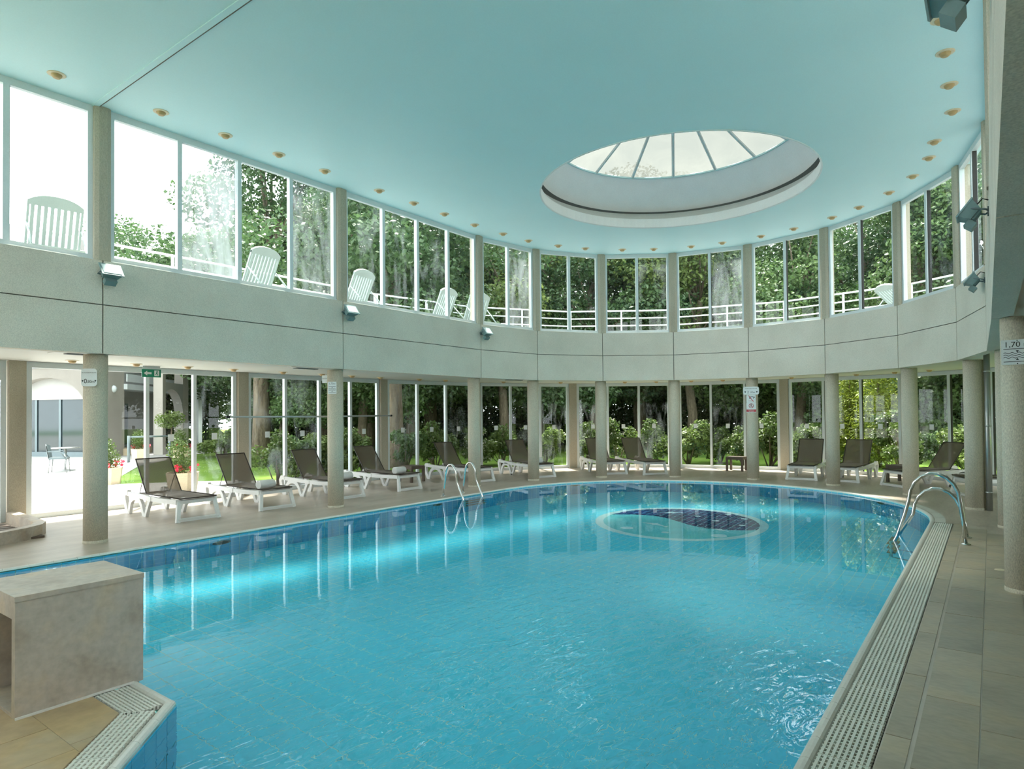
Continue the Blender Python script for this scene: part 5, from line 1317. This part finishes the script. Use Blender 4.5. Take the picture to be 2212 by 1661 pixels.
for a, r, i, sc in ((68.5, 25, 1, 1.0), (69, 17.5, 3, 1.1), (64.5, 21, 1, 1.1), (61, 18, 0, 0.95), (55, 23, 4, 1.0), (48, 17, 2, 0.95), (41, 21, 1, 1.05), (34, 17.5, 0, 0.9), (27, 22, 4, 0.95), (20, 17, 2, 0.95),
                    (13, 21, 1, 1.05), (6, 18, 3, 1.15), (-1, 22, 0, 1.0), (-8, 18, 1, 0.95), (-15, 23, 4, 1.0), (-22, 18, 0, 0.9), (-29, 22, 1, 1.1), (-36, 17.5, 2, 1.0), (-44, 21, 0, 1.05), (-52, 18, 1, 1.0), (-60, 22, 4, 1.0), (-70, 18, 1, 1.0), (-80, 20, 0, 1.0),
                    (66, 32, 0, 1.2), (50, 31, 1, 1.3), (37, 30, 0, 1.2), (23, 31, 1, 1.3), (8, 30, 0, 1.2), (-6, 31, 4, 1.1), (-20, 31, 1, 1.3), (-34, 30, 0, 1.2), (-50, 30, 1, 1.2)):
    x, y = polar(a, r); tree(i, x, y, trd.uniform(0, 6.28), sc)
for x, y, i, sc in ((-2, -24, 1, 1.0), (3.6, 19.3, 4, 0.98), (6.2, 21.6, 1, 1.0), (8.6, 26.6, 4, 0.85), (5.6, 17.0, 3, 0.85), (9.2, 22.5, 1, 1.0), (5.6, 35.0, 0, 1.0), (9.0, 33.0, 1, 1.1)): tree(i, x, y, trd.uniform(0, 6.28), sc)
# clipped background hedges
def hedge(a0, a1, r, h, lab, mat, n, seed):
    cs = []; rs = []; k = max(3, int(abs(a1-a0)/1.6))
    for i in range(k+1):
        a = a0+(a1-a0)*i/k; x, y = polar(a, r)
        for z in (h*0.15, h*0.45, h*0.78): cs.append((x, y, z)); rs.append((0.9, 0.9, h*0.27))
    e = empty('garden_hedge', (0, 0, GZ), label=lab, cat='hedge')
    link('foliage', leaves_mesh('foliage', cs, rs, int(n*1.35), 0.19, mat, rng=np.random.default_rng(seed)), e, kind='stuff')
    mb = MB()
    for i in range(k+1):
        x, y = polar(a0+(a1-a0)*i/k, r); mb.tube([(x, y, 0), (x, y, h*0.7)], 0.05, 5)
    mb.build('stems', 'bark', e, kind='stuff')
hedge(76, 50, 25.0, 4.4, 'long dark hedge behind the lawn, beyond the pole', 'leaf_dark', 34000, 1)
hedge(86, 76, 33.0, 4.8, 'dark hedge behind the outside stair', 'leaf_dark', 20000, 6)
hedge(50, 26, 24.0, 4.4, 'long dark hedge behind the lawn, beyond the curved glazing', 'leaf_dark', 34000, 2)
hedge(26, 2, 23.5, 4.4, 'long dark hedge behind the lone brown table', 'leaf_dark', 34000, 3)
hedge(2, -26, 17.0, 2.9, 'mid green hedge behind the lime conifer', 'leaf_mid', 26000, 4)
hedge(-26, -58, 16.0, 3.0, 'mid green hedge at the right end of the garden', 'leaf_mid', 26000, 5)
# shrubs near the glass
def shrub_parts(seed, h, r, n, size, mat, pet=None):
    rd = random.Random(seed); cs, rs = [], []
    mb = MB()
    for i in range(11):
        a = rd.uniform(0, 2*PI); q_ = r*math.sqrt(rd.random())*0.8; z = h*(0.25+0.65*rd.random()); cs.append((q_*math.cos(a), q_*math.sin(a), z)); k = r*rd.uniform(0.28, 0.45); rs.append((k, k, k*0.9))
        mb.tube([(0.05*math.cos(a), 0.05*math.sin(a), 0), (q_*0.5*math.cos(a), q_*0.5*math.sin(a), z*0.6), (q_*math.cos(a), q_*math.sin(a), z)], [0.018, 0.012, 0.005], 5)
    out = [mb.mesh('stems', 'bark'), leaves_mesh('foliage', cs, rs, n, size, mat, rng=np.random.default_rng(seed))]
    if pet: out.append(leaves_mesh('blossoms', cs, [tuple(1.08*x for x in q_) for q_ in rs], 170, 0.042, pet, rng=np.random.default_rng(seed+50), shell=0.95, aspect=0.9))
    return out
SH = [shrub_parts(31, 1.35, 0.75, 2600, 0.10, 'leaf_shrub'), shrub_parts(32, 1.25, 0.70, 2400, 0.11, 'leaf_light'), shrub_parts(33, 1.5, 0.65, 1900, 0.10, 'leaf_shrub', 'petal_white'), shrub_parts(34, 1.1, 0.6, 2000, 0.09, 'leaf_mid')]
SLAB = ['leafy green garden shrub outside the tall windows', 'light green garden shrub outside the tall windows', 'garden shrub with pale blossoms outside the tall windows', 'low dark green garden shrub outside the tall windows']
for a, r, i, sc in ((-2.2, 9.35, 0, 1.0), (-1.35, 9.6, 3, 1.05), (-0.55, 9.5, 1, 0.95), (0.35, 9.75, 0, 1.0)):
    e = empty('garden_shrub', (a, r, GZ), trd.uniform(0, 6), label=SLAB[i], cat='shrub', group=['leafy green shrubs', 'light green shrubs', 'blossoming shrubs', 'low dark shrubs'][i]); e.scale = (sc,)*3
    for me in SH[i]: link(me.name.split('.')[0], me, e, kind='stuff' if 'stems' not in me.name else None)
for a, r, i, sc in ((84, 10.0, 1, 1.0), (77, 9.7, 3, 1.1), (69, 10.3, 0, 1.1), (62, 9.7, 2, 0.9), (56, 10.2, 0, 1.0), (48, 9.9, 1, 0.95), (39.5, 10.2, 0, 1.05), (33.5, 9.9, 2, 1.05), (27.5, 10.4, 0, 1.1), (20, 9.8, 1, 1.1), (14.5, 10.6, 0, 0.9), (9.8, 9.7, 2, 1.05), (5.0, 9.5, 0, 1.25), (1.5, 10.2, 1, 1.0), (-3.0, 9.7, 2, 0.85), (-16.5, 9.6, 2, 1.15), (-20, 10.4, 3, 1.0), (-26.5, 9.7, 1, 1.0), (-33, 10.0, 0, 1.0), (-41, 9.8, 1, 1.0), (-49, 10.2, 0, 1.0), (-58, 10.0, 1, 1.0)):
    x, y = polar(a, r); e = empty('garden_shrub', (x, y, GZ), trd.uniform(0, 6), label=SLAB[i], cat='shrub', group=['leafy green shrubs', 'light green shrubs', 'blossoming shrubs', 'low dark shrubs'][i]); e.scale = (sc,)*3
    for me in SH[i]: link(me.name.split('.')[0], me, e, kind='stuff' if 'stems' not in me.name else None)
# lime conifer
def conifer(x, y, h, r, lab, seed):
    e = empty('lime_conifer', (x, y, GZ), label=lab, cat='conifer'); cs, rs = [], []
    rd = random.Random(seed)
    for i in range(30):
        f = i/29; a = i*2.4; q_ = r*(1-f)**0.7*0.55; cs.append((q_*math.cos(a), q_*math.sin(a), 0.25+f*(h-0.4))); k = r*(0.30+0.35*(1-f)); rs.append((k, k, k*1.5))
    link('foliage', leaves_mesh('foliage', cs, rs, 7000, 0.12, 'leaf_lime', rng=np.random.default_rng(seed), aspect=0.3), e, kind='stuff')
    mb = MB(); mb.tube([(0, 0, 0), (0, 0, h*0.9)], [0.07, 0.015], 6); mb.build('trunk', 'bark', e)
conifer(*polar(-10.5, 11.0), 3.9, 0.95, 'tall lime green conifer outside the glazing', 71)
conifer(*polar(-5.5, 11.6), 3.1, 0.8, 'smaller lime green conifer outside the glazing', 72)
# big single trunk close to the glass
BT = empty('old_tree', (*polar(73.5, 11.6), GZ), label='old tree with a thick ridged trunk close to the glazing', cat='tree')
mb = MB(); mb.tube([(0.05, 0, -0.1), (0, 0, 0.3), (0.03, 0.02, 1.5), (0.0, 0.05, 3.2), (-0.1, 0, 6.5)], [0.52, 0.36, 0.31, 0.30, 0.24], 14); mb.build('trunk', 'bark', BT)
o = link('foliage', TREES[0][1], BT, kind='stuff'); o.location = (0, 0, 1.2); o.scale = (0.95, 0.95, 0.95)
# planters in the courtyard
def planter(x, y, rz, lab, sc=1.0):
    e = empty('stone_planter', (x, y, GZ), rz, label=lab, cat='planter'); e.scale = (sc,)*3
    oct_ = [(0.36*math.cos(rad(22.5+45*i)), 0.36*math.sin(rad(22.5+45*i))) for i in range(8)]; octb = [(p*0.86, q_*0.86) for p, q_ in oct_]
    mb = MB(); mb.add([(p, q_, 0) for p, q_ in octb]+[(p, q_, 0.42) for p, q_ in oct_]+[(p*0.86, q_*0.86, 0.42) for p, q_ in oct_]+[(p*0.86, q_*0.86, 0.34) for p, q_ in oct_], [(i, (i+1) % 8, 8+(i+1) % 8, 8+i) for i in range(8)]+[(8+i, 8+(i+1) % 8, 16+(i+1) % 8, 16+i) for i in range(8)]+[(16+i, 16+(i+1) % 8, 24+(i+1) % 8, 24+i) for i in range(8)]+[tuple(24+i for i in range(8))]); mb.build('pot', 'planter', e)
    link('box_bush', PB[0], e, kind='stuff'); link('red_flowers', PB[1], e, kind='stuff')
PB = [leaves_mesh('box_bush', [(0, 0.06, 0.78), (0, 0.1, 1.0), (0.12, 0, 0.62), (-0.14, 0, 0.60)], [0.30, 0.24, 0.24, 0.24], 1500, 0.055, 'leaf_shrub', rng=np.random.default_rng(5)),
      leaves_mesh('red_flowers', [(0.2, -0.22, 0.55), (-0.2, -0.22, 0.52), (0.28, 0.05, 0.52), (-0.28, 0.05, 0.55)], [0.09, 0.09, 0.09, 0.09], 90, 0.07, 'petal_red', rng=np.random.default_rng(6), aspect=0.9)]
planter(-4.40, 13.45, 0.3, 'sand planter with bush and red flowers on the pavement edge by the lawn')
planter(-4.05, 10.25, 1.0, 'sand planter with bush and red flowers behind the empty lounger')
planter(1.75, 22.1, 0.6, 'sand planter with round bush on the path beside the rail')
planter(0.63, 23.3, 2.0, 'sand planter with bush standing before the entrance step')
# standard tree in the courtyard and the flowering shrub on the lawn
e = empty('standard_tree', (0.95, 21.35, GZ), label='small lollipop shaped tree beside the courtyard rail', cat='tree')
mb = MB(); mb.tube([(0, 0, 0), (0.02, 0, 1.3)], 0.03, 7); mb.build('trunk', 'bark', e); link('foliage', leaves_mesh('foliage', [(0, 0, 1.6), (0.3, 0.1, 1.65), (-0.3, 0.05, 1.6)], [0.38, 0.3, 0.3], 900, 0.10, 'leaf_light', rng=np.random.default_rng(9)), e, kind='stuff')
e = empty('flowering_shrub', (3.1, 21.4, GZ), label='wide shrub with orange blossoms on the lawn', cat='shrub'); e.scale = (1.5, 1.5, 1.0)
for me in SH[1]: link(me.name.split('.')[0], me, e, kind='stuff' if 'stems' not in me.name else None)
# daisies on the lawn
b = MB(); dr = random.Random(2)
for i in range(420):
    x, y = dr.uniform(-3.6, 3.5), dr.uniform(11.5, 23); 
    if y > 13+ (x+4.3)*1.55+1.2 or (y < 13.2 and x < -1.6): continue
    r = 0.022; z = GZ+0.05; b.add([(x-r, y, z), (x, y-r, z), (x+r, y, z), (x, y+r, z)], [(0,1,2,3)])
b.build('lawn_daisies', 'petal_white', label='small white daisies scattered over the lawn', cat='flowers', kind='stuff')
# mast on the right behind the terrace
mb = MB(); mb.tube([(0, 0, 0), (0, 0, 9.5)], [0.09, 0.06], 10); o = mb.build('flag_mast', 'white', label='tall white mast behind the terrace railing', cat='mast'); o.location = (*polar(-11.5, 12.5), GZ)
# sunlight is refracted by the water onto the pool floor
try:
    WATER.is_caustics_caster = True
    for o in [POOLF, POOLW]+kids_of(POOLF)+kids_of(POOLW): o.is_caustics_receiver = True
    sd.cycles.is_caustics_light = True
except Exception as ex: print('caustics', ex)
